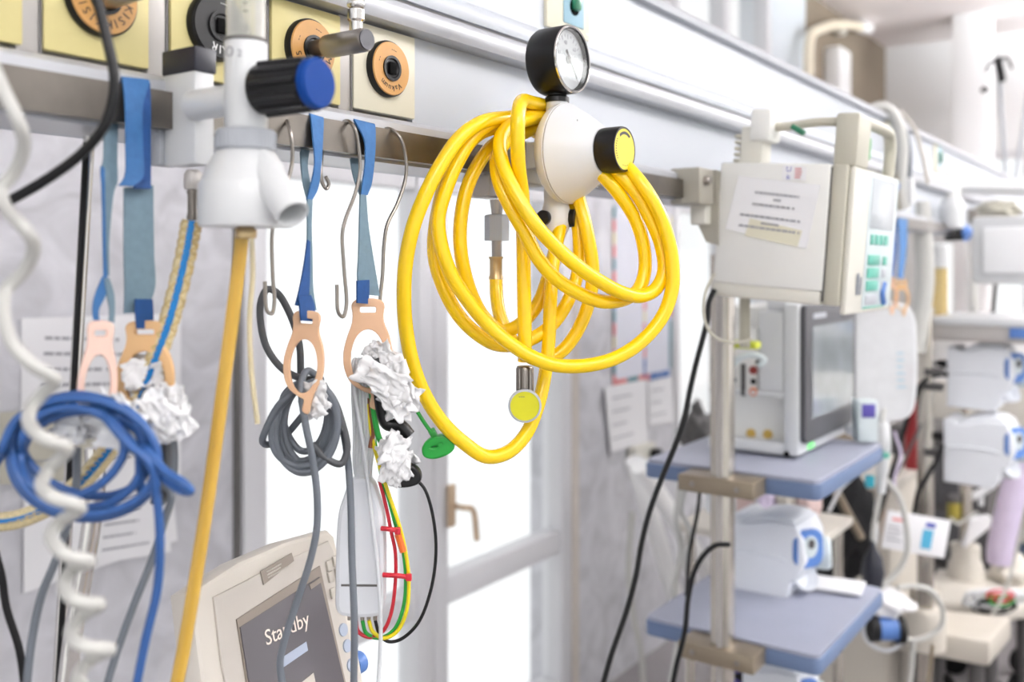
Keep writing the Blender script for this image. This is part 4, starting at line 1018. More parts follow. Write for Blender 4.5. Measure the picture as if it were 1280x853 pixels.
def clip(px, py, t, sx, m, label, rot=0.0):
    k = t / F * sx
    c = thing('electrode_clip', label, 'clip', P(px, py, t) - Vector((0, 0, 12 * k)))
    M = frame(P(px, py, t), RIGHT * math.cos(rot) + Z_ * math.sin(rot), Z_ * math.cos(rot) - RIGHT * math.sin(rot))
    part(c, 'jaw', MB().flat([smooth_loop([(-18 * k, 2 * k), (-8 * k, 10 * k), (6 * k, 12 * k), (16 * k, 6 * k), (18 * k, -4 * k), (8 * k, -10 * k), (-8 * k, -12 * k), (-18 * k, -8 * k)], 4), circ(-5 * k, 1 * k, 7 * k, 3.5 * k, 14)], M, 0.012, 0.002), m)
    part(c, 'lever', MB().box((2 * k, 14 * k, 0), (9 * k, 22 * k, 0.007), M @ Matrix.Rotation(0.35, 4, 'Z'), 0.0012), m)
    part(c, 'pivot', MB().cyl(M @ Vector((4 * k, 3 * k, -0.008)), M @ Vector((4 * k, 3 * k, 0.008)), 3 * k, n=12), m)
clip(506, 594, .828, 1.0, 'black_plastic', 'black electrode clip below the torn white tape', -0.1)
clip(548, 558, .905, 0.95, 'wire_green', 'green electrode clip half hidden behind the yellow hose', 0.15)
cable('green_lead', [(512, 498), (520, 512), (530, 528), (540, 542)], .90, 0.0019, 'wire_green', 'short green lead leading to the green clip', 'wire')

# ================================================================== VENTILATOR SCREEN UNIT
ven = thing('ventilator_display', 'beige tilted ventilator display reading Standby at the bottom', 'monitor', P(360, 900, .86))
phi = math.radians(7.4)
xd = Vector((math.cos(phi), math.sin(phi), 0)); back = Vector((-math.sin(phi), math.cos(phi), 0))
tau = math.radians(14)
yd = Z_ * math.cos(tau) + back * math.sin(tau)
VO = P(248, 738, .80)                         # top left corner of the face
MV = frame(VO, xd, yd)
VW, VH = 0.168, 0.20
def vpos(px, py):                              # a pixel carried onto the face
    d = ray(px, py); n = MV.to_3x3() @ Vector((0, 0, 1)); t = (VO - EYE).dot(n) / d.dot(n)
    q = MV.inverted() @ (EYE + d * t); return q.x, q.y
outl = [vpos(*p) for p in ((243, 745), (300, 708), (360, 682), (410, 668), (416, 674), (430, 740), (448, 830), (456, 880), (264, 905), (252, 820))]
part(ven, 'housing', MB().flat([outl], MV @ Matrix.Translation((0, 0, -0.013)), 0.026, 0.004), 'vent_body')
part(ven, 'back_shell', MB().flat([[(x * 0.72 + 0.034, y * 0.9 - 0.016) for x, y in outl]], MV @ Matrix.Translation((0, 0, -0.038)), 0.03, 0.004), 'vent_body')
face = [vpos(*p) for p in ((266, 748), (330, 715), (408, 678), (414, 690), (444, 850), (450, 900), (294, 925), (276, 830))]
fp = part(ven, 'face_plate', MB().flat([face], MV @ Matrix.Translation((0, 0, 0.001)), 0.003, 0.0008), 'vent_face')
scr = [vpos(*p) for p in ((292, 775), (396, 708), (428, 853), (436, 900), (316, 930))]
part(ven, 'screen_surround', MB().flat([scr], MV @ Matrix.Translation((0, 0, 0.003)), 0.002), 'label_brown')
scr2 = [vpos(*p) for p in ((295, 785), (394, 722), (425, 853), (433, 900), (318, 930))]
sn = part(ven, 'screen', MB().flat([scr2], MV @ Matrix.Translation((0, 0, 0.0045)), 0.0015), 'vent_screen')
def vtext(s, px0, py0, px1, py1, size, m, z=0.0058):
    a = Vector(vpos(px0, py0)); b = Vector(vpos(px1, py1)); an = math.atan2(b.y - a.y, b.x - a.x)
    c = (a + b) / 2
    return MB().text(s, MV @ Matrix.Translation((c.x, c.y, z)) @ Matrix.Rotation(an, 4, 'Z'), size)
part(sn, 'screen_text', vtext('Standby', 332, 797, 374, 777, 0.0185, 'white_print'), 'screen_text')
for (q, mm) in (([(342, 826), (377, 803), (379, 814), (344, 838)], 'vent_key_blue'), ([(366, 858), (386, 842), (390, 862), (370, 876)], 'vent_key'), ([(381, 732), (396, 722), (397, 728), (383, 738)], 'label_brown')):
    part(sn, 'screen_button', MB().flat([[vpos(*p) for p in q]], MV @ Matrix.Translation((0, 0, 0.0056)), 0.0006), mm)
nl = [vpos(*p) for p in ((322, 715), (361, 692), (364, 702), (326, 732))]
np_ = part(ven, 'name_label', MB().flat([nl], MV @ Matrix.Translation((0, 0, 0.0032)), 0.001), 'label_brown')
a_ = Vector(vpos(326, 722)); b_ = Vector(vpos(361, 702)); c_ = (a_ + b_) / 2
part(np_, 'label_print', text_lines(MB(), MV @ Matrix.Translation((c_.x, c_.y, 0.0037)) @ Matrix.Rotation(math.atan2(b_.y - a_.y, b_.x - a_.x), 4, 'Z'), 0.030, 0.008, 3, 0.0012, 4, 1.0), 'vent_key')
for (x, y) in ((408, 708), (416, 702), (410, 722), (419, 717), (413, 742), (421, 737)):
    cx, cy = vpos(x, y)
    part(ven, 'key', MB().box((cx, cy, 0.0035), (0.0075, 0.010, 0.003), MV, 0.001), 'vent_key')
for (x, y) in ((426, 788), (431, 808), (436, 832)):
    cx, cy = vpos(x, y); c = MV @ Vector((cx, cy, 0.002))
    part(ven, 'round_key', MB().lathe([(0.0062, 0), (0.006, 0.002), (0, 0.002)], c, (MV.to_3x3() @ Vector((0, 0, 1))), 20), 'vent_key_blue')
cx, cy = vpos(452, 832); c = MV @ Vector((cx, cy, -0.012))
part(ven, 'dial_knob', MB().lathe([(0.011, 0), (0.011, 0.012), (0.009, 0.014), (0, 0.014)], c, xd, 24), 'device_blue')

# ================================================================== INFUSION PUMP ON THE RAIL
PC = W(1.336, 0.48, 0.050)
MPl = Matrix.Translation(PC) @ Matrix.Rotation(math.radians(4.2), 4, 'X')
pump = thing('infusion_pump', 'beige infusion pump with a paper note clamped to the rail end', 'infusion pump', W(1.45, 0.48, -0.06))
def pb(mb, x0, x1, y0, y1, z0, z1, bev=0.004):
    return mb.box(((x0 + x1) / 2, (y0 + y1) / 2, (z0 + z1) / 2), (x1 - x0, y1 - y0, z1 - z0), MPl, bev)
part(pump, 'case', pb(MB(), 0.0, 0.244, -0.072, 0.09, -0.082, 0.096), 'putty_light')
part(pump, 'base_skirt', pb(MB(), 0.001, 0.240, -0.070, 0.092, -0.101, -0.081), 'putty')
part(pump, 'front_case', pb(MB(), 0.005, 0.25, -0.094, -0.0725, -0.100, 0.096, 0.003), 'putty_dark')
part(pump, 'front_bezel', pb(MB(), 0.012, 0.25, -0.103, -0.0945, -0.112, 0.094, 0.003), 'putty')
part(pump, 'case_seam', pb(MB(), 0.003, 0.2, -0.0735, -0.0715, -0.095, 0.092, 0), 'joint_dark')
MF = MPl @ faceY(Vector((0.012, -0.103, 0)))             # local x along the panel, y up
def fp_(name, x0, x1, y0, y1, m, z=0.0012, bev=0.0006, par=pump):
    return part(par, name, MB().box(((x0 + x1) / 2, (y0 + y1) / 2, z / 2), (x1 - x0, y1 - y0, z + 0.0006), MF, bev), m)
fp_('control_panel', 0.075, 0.235, -0.106, 0.092, 'device_pale', 0.0008)
fp_('display', 0.085, 0.215, 0.012, 0.085, 'lcd_grey', 0.002)
for i in range(4): fp_('bar_key', 0.095 + i * 0.026, 0.112 + i * 0.026, -0.012, 0.003, 'teal_key', 0.0025)
for i in range(3):
    fp_('key', 0.088, 0.148, -0.042 - i * 0.019, -0.027 - i * 0.019, 'teal_key', 0.003)
    fp_('small_key', 0.172, 0.192, -0.042 - i * 0.019, -0.029 - i * 0.019, 'teal_key' if i == 0 else 'grey_plastic', 0.0025)
fp_('lower_plate', 0.092, 0.150, -0.100, -0.086, 'grey_plastic', 0.002); fp_('base_strip', 0.08, 0.2, -0.106, -0.103, 'teal_key', 0.001)
arc = MB().tube([MF @ Vector((0.188 - 0.012 * math.sin(a * 0.35), -0.1 + 0.030 * a / 8, 0.003)) for a in range(9)], 0.0045, 8)
part(pump, 'blue_arc', arc, 'device_blue')
part(pump, 'maker_lettering', text_lines(MB(), MF @ Matrix.Translation((0.052, -0.066, 0.001)) @ Matrix.Rotation(math.pi / 2, 4, 'Z'), 0.036, 0.03, 2, 0.009, 5, 1.0), 'print_slate')
MS = MPl @ faceX(Vector((0, 0.09, 0)))                    # the large side, local x towards the room, y up
nt_M = MS @ Matrix.Translation((0.087, 0.029, 0.0008)) @ Matrix.Rotation(math.radians(-4.5), 4, 'Z')
note = part(pump, 'paper_note', MB().prism([(-0.061, 0.043), (0.060, 0.042), (0.054, -0.048), (-0.069, -0.036)], nt_M, 0, 0.0005), 'paper')
tx = MB()
for i, (L, x, y) in enumerate(((0.080, 0.0, 0.022), (0.020, 0.002, 0.014), (0.100, -0.004, 0.005), (0.108, -0.006, -0.012), (0.032, -0.004, -0.021), (0.108, -0.006, -0.028))):
    text_lines(tx, nt_M @ Matrix.Translation((x, y, 0.0010)), L, 0.004, 1, 0.0030, 30 + i, 1.0, True)
part(note, 'note_print', tx, 'grey_print')
part(note, 'tape', MB().prism([(-0.034, -0.016), (0.044, -0.024), (0.041, -0.047), (-0.038, -0.042)], nt_M, 0.0006, 0.0009), 'paper_old')
stk = part(pump, 'sticker', MB().prism([(-0.018, 0.011), (0.016, 0.010), (0.016, -0.010), (-0.018, -0.010)], MS @ Matrix.Translation((0.113, 0.082, 0.0012)), 0, 0.0005), 'paper')
part(stk, 'sticker_print', MB().text('U', MS @ Matrix.Translation((0.104, 0.087, 0.0019)), 0.011).text('k', MS @ Matrix.Translation((0.104, 0.076, 0.0019)), 0.011), 'print_blue')
part(stk, 'sticker_stamp', text_lines(MB(), MS @ Matrix.Translation((0.119, 0.082, 0.0018)), 0.012, 0.016, 4, 0.002, 3, 1.0), 'print_red')
# carrying handle and its bracket
part(pump, 'bracket_post', pb(MB(), 0.01, 0.05, 0.032, 0.066, 0.094, 0.150, 0.004), 'putty')
part(pump, 'bracket_head', pb(MB(), 0.005, 0.055, 0.020, 0.052, 0.128, 0.175, 0.006), 'putty_light')
for i in range(5): part(pump, 'cable_rib', pb(MB(), 0.012, 0.045, 0.066, 0.076, 0.097 + i * 0.009, 0.103 + i * 0.009, 0.002), 'putty_dark')
part(pump, 'green_clip', MB().box((0.004, 0.050, 0.136), (0.01, 0.022, 0.008), MPl @ Matrix.Rotation(0.5, 4, 'X'), 0.002), 'wire_green_dark')
part(pump, 'handle_bar', MB().tube([MPl @ Vector((0.03, 0.03, 0.150)), MPl @ Vector((0.03, 0.0, 0.152)), MPl @ Vector((0.03, -0.04, 0.157)), MPl @ Vector((0.03, -0.078, 0.157))], 0.0065, 12), 'putty_dark')
part(pump, 'handle_block', pb(MB(), 0.012, 0.075, -0.103, -0.070, 0.094, 0.168, 0.005), 'putty_dark')
part(pump, 'handle_loop', MB().tube([MPl @ Vector((0.07, -0.092, 0.160)), MPl @ Vector((0.16, -0.092, 0.163)), MPl @ Vector((0.215, -0.092, 0.158)), MPl @ Vector((0.228, -0.092, 0.140)), MPl @ Vector((0.228, -0.092, 0.095))], 0.009, 12), 'putty_dark')
part(pump, 'green_lamp', MB().box((0.115, -0.08, 0.128), (0.03, 0.02, 0.035), MPl, 0.004), 'wire_green')
part(pump, 'rail_clamp', MB().span((1.268, 0.565, EZ + 0.088), (1.318, 0.612, EZ + 0.140), 0.003), 'clamp_metal')
part(pump, 'clamp_screw', MB().lathe([(0.007, 0), (0.007, 0.008), (0.0055, 0.010), (0, 0.010)], W(1.285, 0.566, 0.122), -Y_, 18), 'steel')
part(pump, 'clamp_plate', MB().prism([(0.0, 0.155), (0.03, 0.150), (0.03, 0.04), (0.012, 0.045), (0.0, 0.07)], faceX(W(1.333, 0.595, -0.01)), -0.02, 0.004), 'clamp_metal')
part(pump, 'clamp_arm', MB().span((1.31, 0.575, EZ + 0.06), (1.336, 0.60, EZ + 0.13), 0.003), 'putty')
rib = []
for i in range(24): rib += [(0.0072, -0.0035 * i), (0.0088, -0.0035 * i - 0.0017)]
part(pump, 'corrugated_lead', MB().lathe(rib[::-1], P(931, 366, 1.45), Z_, 18), 'putty_dark')
cable('black_power_cable', [(893, 362), (886, 378), (884, 400), (878, 425), (870, 455), (862, 490), (856, 520), (846, 552), (828, 596), (812, 640), (802, 680), (795, 720), (783, 765), (764, 820), (750, 870)], 1.42, 0.0042, 'black_plastic', 'black power cable hanging from the pump to the bottom edge')
cable('grey_lead', [(893, 342), (882, 365), (880, 395), (888, 416), (902, 426), (925, 428), (940, 424)], 1.40, 0.0022, 'putty_dark', 'thin beige lead curling below the pump')

# ================================================================== EQUIPMENT COLUMN WITH SHELVES
G = 1.2
st = thing('equipment_column', 'square metal column carrying two blue edged shelves', 'column', W(1.64, 0.69, -1.5))
px_, py_ = 1.645, 0.689
part(st, 'post', MB().span((px_ - 0.016, py_ - 0.018, 0.03), (px_ + 0.016, py_ + 0.018, EZ + 0.02), 0.003), 'pole_metal')
part(st, 'post_groove', MB().span((px_ - 0.0175, py_ - 0.006, 0.04), (px_ - 0.0155, py_ + 0.004, EZ + 0.02)), 'frame_grey')
part(st, 'foot', MB().span((px_ - 0.2, py_ - 0.2, 0.0), (px_ + 0.2, py_ + 0.2, 0.04), 0.01), 'dark_metal')
SX0, SX1, SY0, SY1 = 1.68, 2.11, 0.528, 0.86
for z in (-0.376, -0.682):
    out = rrect(SX0, SY0, SX1, SY1, 0.012)
    sh = part(st, 'shelf', MB().flat([out], Matrix.Translation((0, 0, EZ + z - 0.004)), 0.008, 0.001), 'shelf_top')
    part(sh, 'edge_band', MB().flat([rrect(SX0 - 0.002, SY0 - 0.002, SX1 + 0.002, SY1 + 0.002, 0.013)], Matrix.Translation((0, 0, EZ + z - 0.022)), 0.028, 0.003), 'shelf_edge')
    br = part(st, 'bracket', MB().span((px_ - 0.030, 0.620, EZ + z - 0.036), (SX0 + 0.004, 0.764, EZ + z - 0.006), 0.002), 'bracket')
    for yy in (0.65, 0.735):
        part(br, 'bracket_screw', MB().lathe([(0.005, 0), (0.004, 0.003), (0, 0.003)], W(px_ - 0.030, yy, z - 0.021), -X_, 12), 'steel')

# patient monitor on the upper shelf
mon = thing('patient_monitor', 'white patient monitor with dark framed screen on the upper shelf', 'monitor', W(2.0, 0.69, -0.372))
mx0, mx1, my0, my1, mz0, mz1 = 1.835, 2.185, 0.612, 0.80, -0.370, -0.075
part(mon, 'front_frame', MB().span((mx0 - 0.004, my0, EZ + mz0), (mx1, my0 + 0.030, EZ + mz1), 0.006), 'white_plastic')
part(mon, 'floor_plate', MB().span((mx0, my0 + 0.03, EZ + mz0), (mx1, my1, EZ + mz0 + 0.022), 0.002), 'white_plastic')
part(mon, 'mid_plate', MB().span((mx0, my0 + 0.03, EZ + mz0 + 0.112), (mx1, my1, EZ + mz0 + 0.122), 0.001), 'white_plastic')
part(mon, 'core', MB().span((mx0 + 0.04, my0 + 0.03, EZ + mz0 + 0.02), (mx1 - 0.01, my1, EZ + mz1 - 0.01), 0.002), 'putty_light')
part(mon, 'module_bay', MB().span((mx0 + 0.003, my0 + 0.085, EZ + mz0 + 0.122), (mx0 + 0.06, my1, EZ + mz1 - 0.05), 0.002), 'putty_light')
part(mon, 'module_cover', MB().span((mx0, my0 + 0.03, EZ + mz0 + 0.122), (mx0 + 0.06, my0 + 0.082, EZ + mz1 - 0.015), 0.004), 'white_plastic')
def port(x, y, z, r, m, nm='port'):
    part(mon, nm, MB().lathe([(r, 0), (r, 0.003), (r * 0.7, 0.0035), (r * 0.7, 0.0015), (0, 0.0015)], W(x, y, z), -X_, 18), m)
def on_mon(px, py, x): return PX(px, py, x)
for (px, py, r, m) in ((942, 463, .0085, 'port_red'), (942, 477, .006, 'black_plastic'), (942, 490, .0085, 'port_orange'), (920, 452, .005, 'black_plastic'), (948, 453, .005, 'black_plastic'), (918, 475, .0045, 'black_plastic')):
    q = on_mon(px, py, mx0 + 0.002); port(q.x, q.y, q.z - EZ, r, m)
for (px, py) in ((939, 542), (960, 543)):
    q = on_mon(px, py, mx0 + 0.04); port(q.x, q.y, q.z - EZ, .0095, 'port_gold')
q = on_mon(929, 475, mx0 + 0.001)
part(mon, 'module_slot', MB().box((0, 0, 0), (0.009, 0.064, 0.004), faceX(q), 0.001), 'dark_metal')
q = on_mon(983, 568, mx0 - 0.004)
part(mon, 'side_button', MB().lathe([(0.006, 0), (0.005, 0.002), (0, 0.002)], q, -X_, 14), 'black_hole')
scn = part(mon, 'screen_frame', MB().flat([rrect(mx0 + 0.006, mz0 + 0.026, mx1 - 0.004, mz1 - 0.004, 0.012)], frame(W(0, my0 - 0.005, 0), X_, Z_), 0.012, 0.002), 'screen_bezel')
part(scn, 'screen', MB().flat([[(mx0 + 0.045, mz0 + 0.07), (mx1 - 0.028, mz0 + 0.07), (mx1 - 0.028, mz1 - 0.045), (mx0 + 0.045, mz1 - 0.045)]], frame(W(0, my0 - 0.0115, 0), X_, Z_), 0.001), 'monitor_glass')
part(scn, 'maker_plate', MB().span((mx0 + 0.05, my0 - 0.0125, EZ + mz1 - 0.030), (mx0 + 0.13, my0 - 0.0105, EZ + mz1 - 0.020)), 'grey_plastic')
part(mon, 'green_lamp', MB().span((mx0 + 0.05, my0 - 0.003, EZ + mz0 + 0.006), (mx0 + 0.085, my0 + 0.002, EZ + mz0 + 0.018), 0.002), 'lamp_green')
part(mon, 'top_grip', MB().span((mx0 + 0.02, my0 + 0.03, EZ + mz1 - 0.02), (mx0 + 0.1, my0 + 0.075, EZ + mz1 + 0.012), 0.01), 'white_plastic')
part(mon, 'corner_knob', MB().lathe([(0.018, 0), (0.020, 0.006), (0.016, 0.016), (0, 0.018)], W(mx1 - 0.03, my0 - 0.001, mz0 + 0.014), -Y_, 24), 'white_plastic')
# lime tag and small clips by the column
tagm = PX(931, 431, 1.74)
solo('lime_tag', MB().box((0, 0, 0), (0.055, 0.014, 0.03), faceX(tagm), 0.004), 'lime_plastic', 'lime green plastic tag beside the column below the pump', 'tag')
solo('blue_clip', MB().tube(pp([(912, 462), (925, 448), (942, 444), (955, 450), (948, 458)], 1.80), 0.006, 8), 'device_pale', 'pale blue clip lying across the monitor modules', 'clip')

# white pumps with blue dial: one shape, four places
def drip_pump(px, py, X, s, label, dial=True):
    o = PX(px, py, X)                       # lower left corner of the side that faces the lens
    M = faceX(o) @ Matrix.Scale(s, 4)
    d = thing('syringe_driver', label, 'pump', o, 'white pumps with dials')
    side = [(0.0, 0.0), (0.108, -0.004), (0.118, 0.010), (0.122, 0.040), (0.140, 0.052), (0.152, 0.085), (0.148, 0.125), (0.136, 0.150), (0.085, 0.152), (0.050, 0.142), (0.022, 0.140), (0.010, 0.150), (0.0, 0.148)]
    part(d, 'body', MB().flat([side], M @ Matrix.Translation((0, 0, -0.07)), 0.14, 0.006), 'device_white')
    part(d, 'side_crease', MB().tube([M @ Vector(v) for v in ((0.004, 0.085, 0.001), (0.05, 0.088, 0.001), (0.10, 0.086, 0.001), (0.122, 0.080, 0.001))], 0.0035 * s, 8), 'device_white')
    part(d, 'top_cover', MB().flat([smooth_loop([(0.03, 0.138), (0.075, 0.150), (0.132, 0.152), (0.128, 0.160), (0.08, 0.163), (0.04, 0.152)], 3)], M @ Matrix.Translation((0, 0, -0.07)), 0.12, 0.003), 'device_white')
    n = Vector((0.98, -0.1, 0.55)).normalized()
    fcn = M @ Vector((0.147, 0.105, -0.035)); ax = (M.to_3x3() @ n).normalized()
    Mf = frame(fcn, Z_.cross(ax), Z_)
    fr = part(d, 'dial_plate', MB().flat([rrect(-0.034 * s, -0.036 * s, 0.034 * s, 0.036 * s, 0.02 * s)], Mf @ Matrix.Translation((0, 0, 0.008 * s)), 0.014 * s, 0.003 * s), 'device_blue')
    part(fr, 'dial_window', MB().flat([circ(0, 0.006 * s, 0.018 * s, 0.022 * s, 20)], Mf @ Matrix.Translation((0, 0, 0.017 * s)), 0.004 * s), 'device_pale')
    part(fr, 'dial_centre', MB().flat([circ(0, 0.012 * s, 0.008 * s, 0.010 * s, 14)], Mf @ Matrix.Translation((0, 0, 0.020 * s)), 0.003 * s), 'dark_metal')
    e = M @ Vector((0.140, 0.078, -0.10)); ax2 = (M.to_3x3() @ Vector((1, 0.05, -0.35))).normalized()
    cn = part(d, 'end_cup', MB().lathe([(0.030 * s, 0), (0.034 * s, 0.010 * s), (0.034 * s, 0.034 * s), (0.028 * s, 0.040 * s), (0.024 * s, 0.036 * s), (0, 0.034 * s)], e, ax2, 28), 'device_pale')
    t0 = M @ Vector((0.118, 0.030, -0.06)); ax3 = (M.to_3x3() @ Vector((0.8, 0.55, 0.35))).normalized()
    part(d, 'lower_cup', MB().lathe([(0.016 * s, -0.01 * s), (0.030 * s, 0.012 * s), (0.036 * s, 0.03 * s), (0.033 * s, 0.032 * s), (0.022 * s, 0.014 * s), (0, 0.010 * s)], t0, ax3, 26), 'device_white')
    part(d, 'rear_plug', MB().lathe([(0.010 * s, 0), (0.012 * s, 0.006 * s), (0.010 * s, 0.028 * s), (0.005 * s, 0.040 * s)], M @ Vector((0.0, 0.105, -0.03)), (M.to_3x3() @ Vector((-1, 0.05, 0))).normalized(), 14), 'black_soft')
    return d
drip_pump(913, 737, 1.93, 1.0, 'white pump with blue dial sitting on the lower shelf')
drip_pump(930, 905, 1.93, 0.8, 'white pump just showing at the bottom below the lower shelf')
drip_pump(1186, 506, 3.0, 1.08, 'white pump on the far column, upper of the two')
drip_pump(1182, 600, 2.95, 1.12, 'white pump on the far column, lower of the two')
cable('mains_cable', [(912, 681), (895, 682), (880, 694), (868, 715), (860, 750), (856, 790), (846, 830), (838, 870)], 1.6, 0.0045, 'black_soft', 'black mains lead from the pump on the lower shelf')
cable('mains_cable', [(1184, 468), (1168, 470), (1152, 480), (1140, 505), (1128, 545), (1112, 600), (1100, 640), (1085, 680), (1068, 715)], 2.75, 0.0065, 'black_soft', 'black mains lead from the upper far pump')
cable('mains_cable', [(1178, 556), (1172, 575), (1160, 594), (1148, 615), (1143, 640), (1140, 660)], 2.72, 0.0065, 'black_soft', 'black mains lead from the lower far pump')
cable('grey_lead', [(1152, 530), (1140, 555), (1126, 585), (1108, 612)], 2.7, 0.004, 'dark_metal', 'dark grey lead beside the red canister')
solo('folded_card', MB().box((0, 0, 0.004), (0.085, 0.10, 0.006), frame(W(2.05, 0.60, -0.682 + 0.004), X_, Y_) @ Matrix.Rotation(0.15, 4, 'Z'), 0.001), 'paper', 'white folded card at the right end of the lower shelf', 'card')

# ================================================================== THINGS BEYOND THE COLUMN
# crossed white tubes against the pier
solo('white_bar', MB().cyl(PY(792, 575, 1.50), PY(846, 752, 1.45), 0.030, n=18), 'white_paint', 'white tube leaning down left behind the shelves', 'tube')
solo('white_bar', MB().cyl(PY(800, 582, 1.40), PY(884, 715, 1.35), 0.030, n=18), 'white_paint', 'white tube leaning right across the other one', 'tube')
cable('white_lead', [(790, 640), (786, 700), (790, 760), (800, 810), (806, 870)], 3.2, 0.010, 'white_tube', 'thin white lead hanging along the grey pier')
cable('white_lead', [(852, 600), (846, 650), (852, 690), (842, 740), (848, 800), (836, 870)], 2.4, 0.008, 'white_tube', 'white lead hanging behind the column')
b = PY(872, 560, 1.30)
solo('dark_bundle', MB().blob(PY(872, 545, 1.30), (0.05, 0.05, 0.09), 31, 0.5, 2.0), 'dark_metal', 'dark bundle on the sill behind the column', 'bundle', sharp=180)
# items stored on and between the shelves
solo('white_jar', MB().lathe([(0, 0), (0.030, 0), (0.032, 0.004), (0.032, 0.055), (0.024, 0.065), (0.024, 0.078), (0, 0.08)], W(1.90, 0.80, -0.682 + 0.165), Z_, 24), 'clear_bag', 'clear jar on top of the white shelf pump', 'jar')
for i, (px, py, m, w, h, lab) in enumerate(((930, 845, 'purple', 0.06, 0.05, 'purple box below the lower shelf'), (952, 838, 'paper', 0.05, 0.05, 'white box beside the purple one'), (975, 842, 'lavender', 0.05, 0.06, 'pale lilac box below the lower shelf'), (992, 836, 'putty', 0.012, 0.07, 'cream stick behind the lilac box'))):
    solo('small_box', MB().box((0, 0, 0), (w, h, 0.05), faceX(PX(px, py, 2.05 + i * 0.03)), 0.004), m, lab, 'box')
stb = thing('side_table', 'low beige side table behind the shelves holding soft packets', 'table', W(2.45, 0.75, -1.5))
part(stb, 'top', MB().span((2.20, 0.70, EZ - 0.665), (2.52, 1.05, EZ - 0.645), 0.004), 'bed_beige')
for (x, y) in ((2.23, 0.73), (2.49, 0.73), (2.23, 1.02), (2.49, 1.02)): part(stb, 'leg', MB().cyl((x, y, 0), (x, y, EZ - 0.665), 0.012, n=10), 'pole_metal')
for i, (px, py, m, lab) in enumerate(((930, 618, 'pink_cloth', 'pink packet between the two shelves'), (962, 622, 'lavender', 'lilac packet between the two shelves'), (985, 622, 'bed_beige', 'beige packet between the two shelves'), (1012, 628, 'pink_cloth', 'small rose packet under the shelf corner'))):
    solo('packet', MB().blob(PX(px, py, 2.35 + 0.02 * i), (0.05, 0.026, 0.046), 40 + i, 0.3, 1.6), m, lab, 'packet', sharp=180)
solo('black_bag', MB().blob(PX(1050, 650, 2.75), (0.06, 0.09, 0.16), 51, 0.35, 1.6), 'black_soft', 'black bag hanging under the upper shelf corner', 'bag', sharp=180)
solo('orange_box', MB().box((0, 0, 0), (0.035, 0.09, 0.05), faceX(PX(1077, 644, 2.9)), 0.004), 'orange_plastic', 'small orange box between the black bag and cable', 'box')
solo('wooden_strut', MB().cyl(PX(1045, 615, 2.6), PX(1076, 672, 2.7), 0.012, n=10), 'bracket', 'thin tan strut before the black bag', 'strut')
# second shelf-side cabinet
cab = thing('beige_cabinet', 'beige cabinet standing behind the lower shelf', 'cabinet', W(3.2, 0.62, -1.5))
part(cab, 'body', MB().span((2.97, 0.72, 0.0), (3.42, 1.10, EZ - 0.67), 0.008), 'beige_metal')
part(cab, 'door', MB().span((2.963, 0.73, 0.05), (2.972, 1.09, EZ - 0.70), 0.002), 'beige_metal')
part(cab, 'top', MB().span((2.955, 0.705, EZ - 0.67), (3.44, 1.12, EZ - 0.647), 0.004), 'bed_beige')

# second column
c2 = thing('equipment_column', 'far metal column carrying two white pumps', 'column', W(2.95, 0.62, -1.5))
q = PX(1157, 600, 2.95)
part(c2, 'post', MB().span((q.x - 0.018, q.y - 0.020, 0.0), (q.x + 0.018, q.y + 0.020, EZ - 0.12), 0.003), 'pole_metal')
part(c2, 'post_socket', MB().lathe([(0.055, -0.02), (0.055, 0.07), (0.045, 0.09), (0.03, 0.095)], Vector((q.x, q.y, PX(1157, 800, q.x).z)), Z_, 24), 'beige_metal')
for pyy in (465, 483, 565):
    w = PX(1168, pyy, 2.95)
    part(c2, 'clamp', MB().box((0, 0, 0), (0.05, 0.022, 0.04), faceX(w), 0.004), 'dark_metal')
tray = thing('wall_tray', 'white tray shelf with grey underside above the far pumps', 'shelf', PX(1220, 422, 2.95))
a = PX(1163, 396, 2.95); bq = PX(1330, 396, 2.95)
part(tray, 'board', MB().span((2.95, bq.y, a.z - 0.022), (3.35, a.y, a.z), 0.003), 'white_plastic')
part(tray, 'under_frame', MB().span((2.955, bq.y, a.z - 0.068), (3.3, a.y - 0.01, a.z - 0.022), 0.003), 'frame_grey')
part(tray, 'blue_tag', MB().box((0, 0, 0.004), (0.05, 0.028, 0.006), faceX(PX(1275, 417, 2.953)), 0.001), 'device_blue')
# white screen housing above the tray with short black arm
sh2 = thing('white_screen_back', 'white screen housing at the right edge above the tray', 'monitor', PX(1258, 350, 3.0))
part(sh2, 'shell', MB().box((0, 0, 0), (0.21, 0.19, 0.05), faceX(PX(1268, 313, 3.0)), 0.012), 'white_plastic')
part(sh2, 'rear_cover', MB().box((0, 0, 0.03), (0.15, 0.13, 0.02), faceX(PX(1268, 313, 3.0)), 0.008), 'far_wall')
cable('goose_neck', [(1215, 396), (1238, 396), (1243, 372), (1246, 350), (1254, 338), (1270, 334)], 3.0, 0.007, 'dark_metal', 'short dark goose-neck arm curving up beside the white housing', 'arm')
solo('arm_grip', MB().cyl(P(1256, 336, 3.0), P(1272, 334, 3.0), 0.010, n=14), 'black_soft', 'black grip at the end of the goose-neck arm', 'grip')
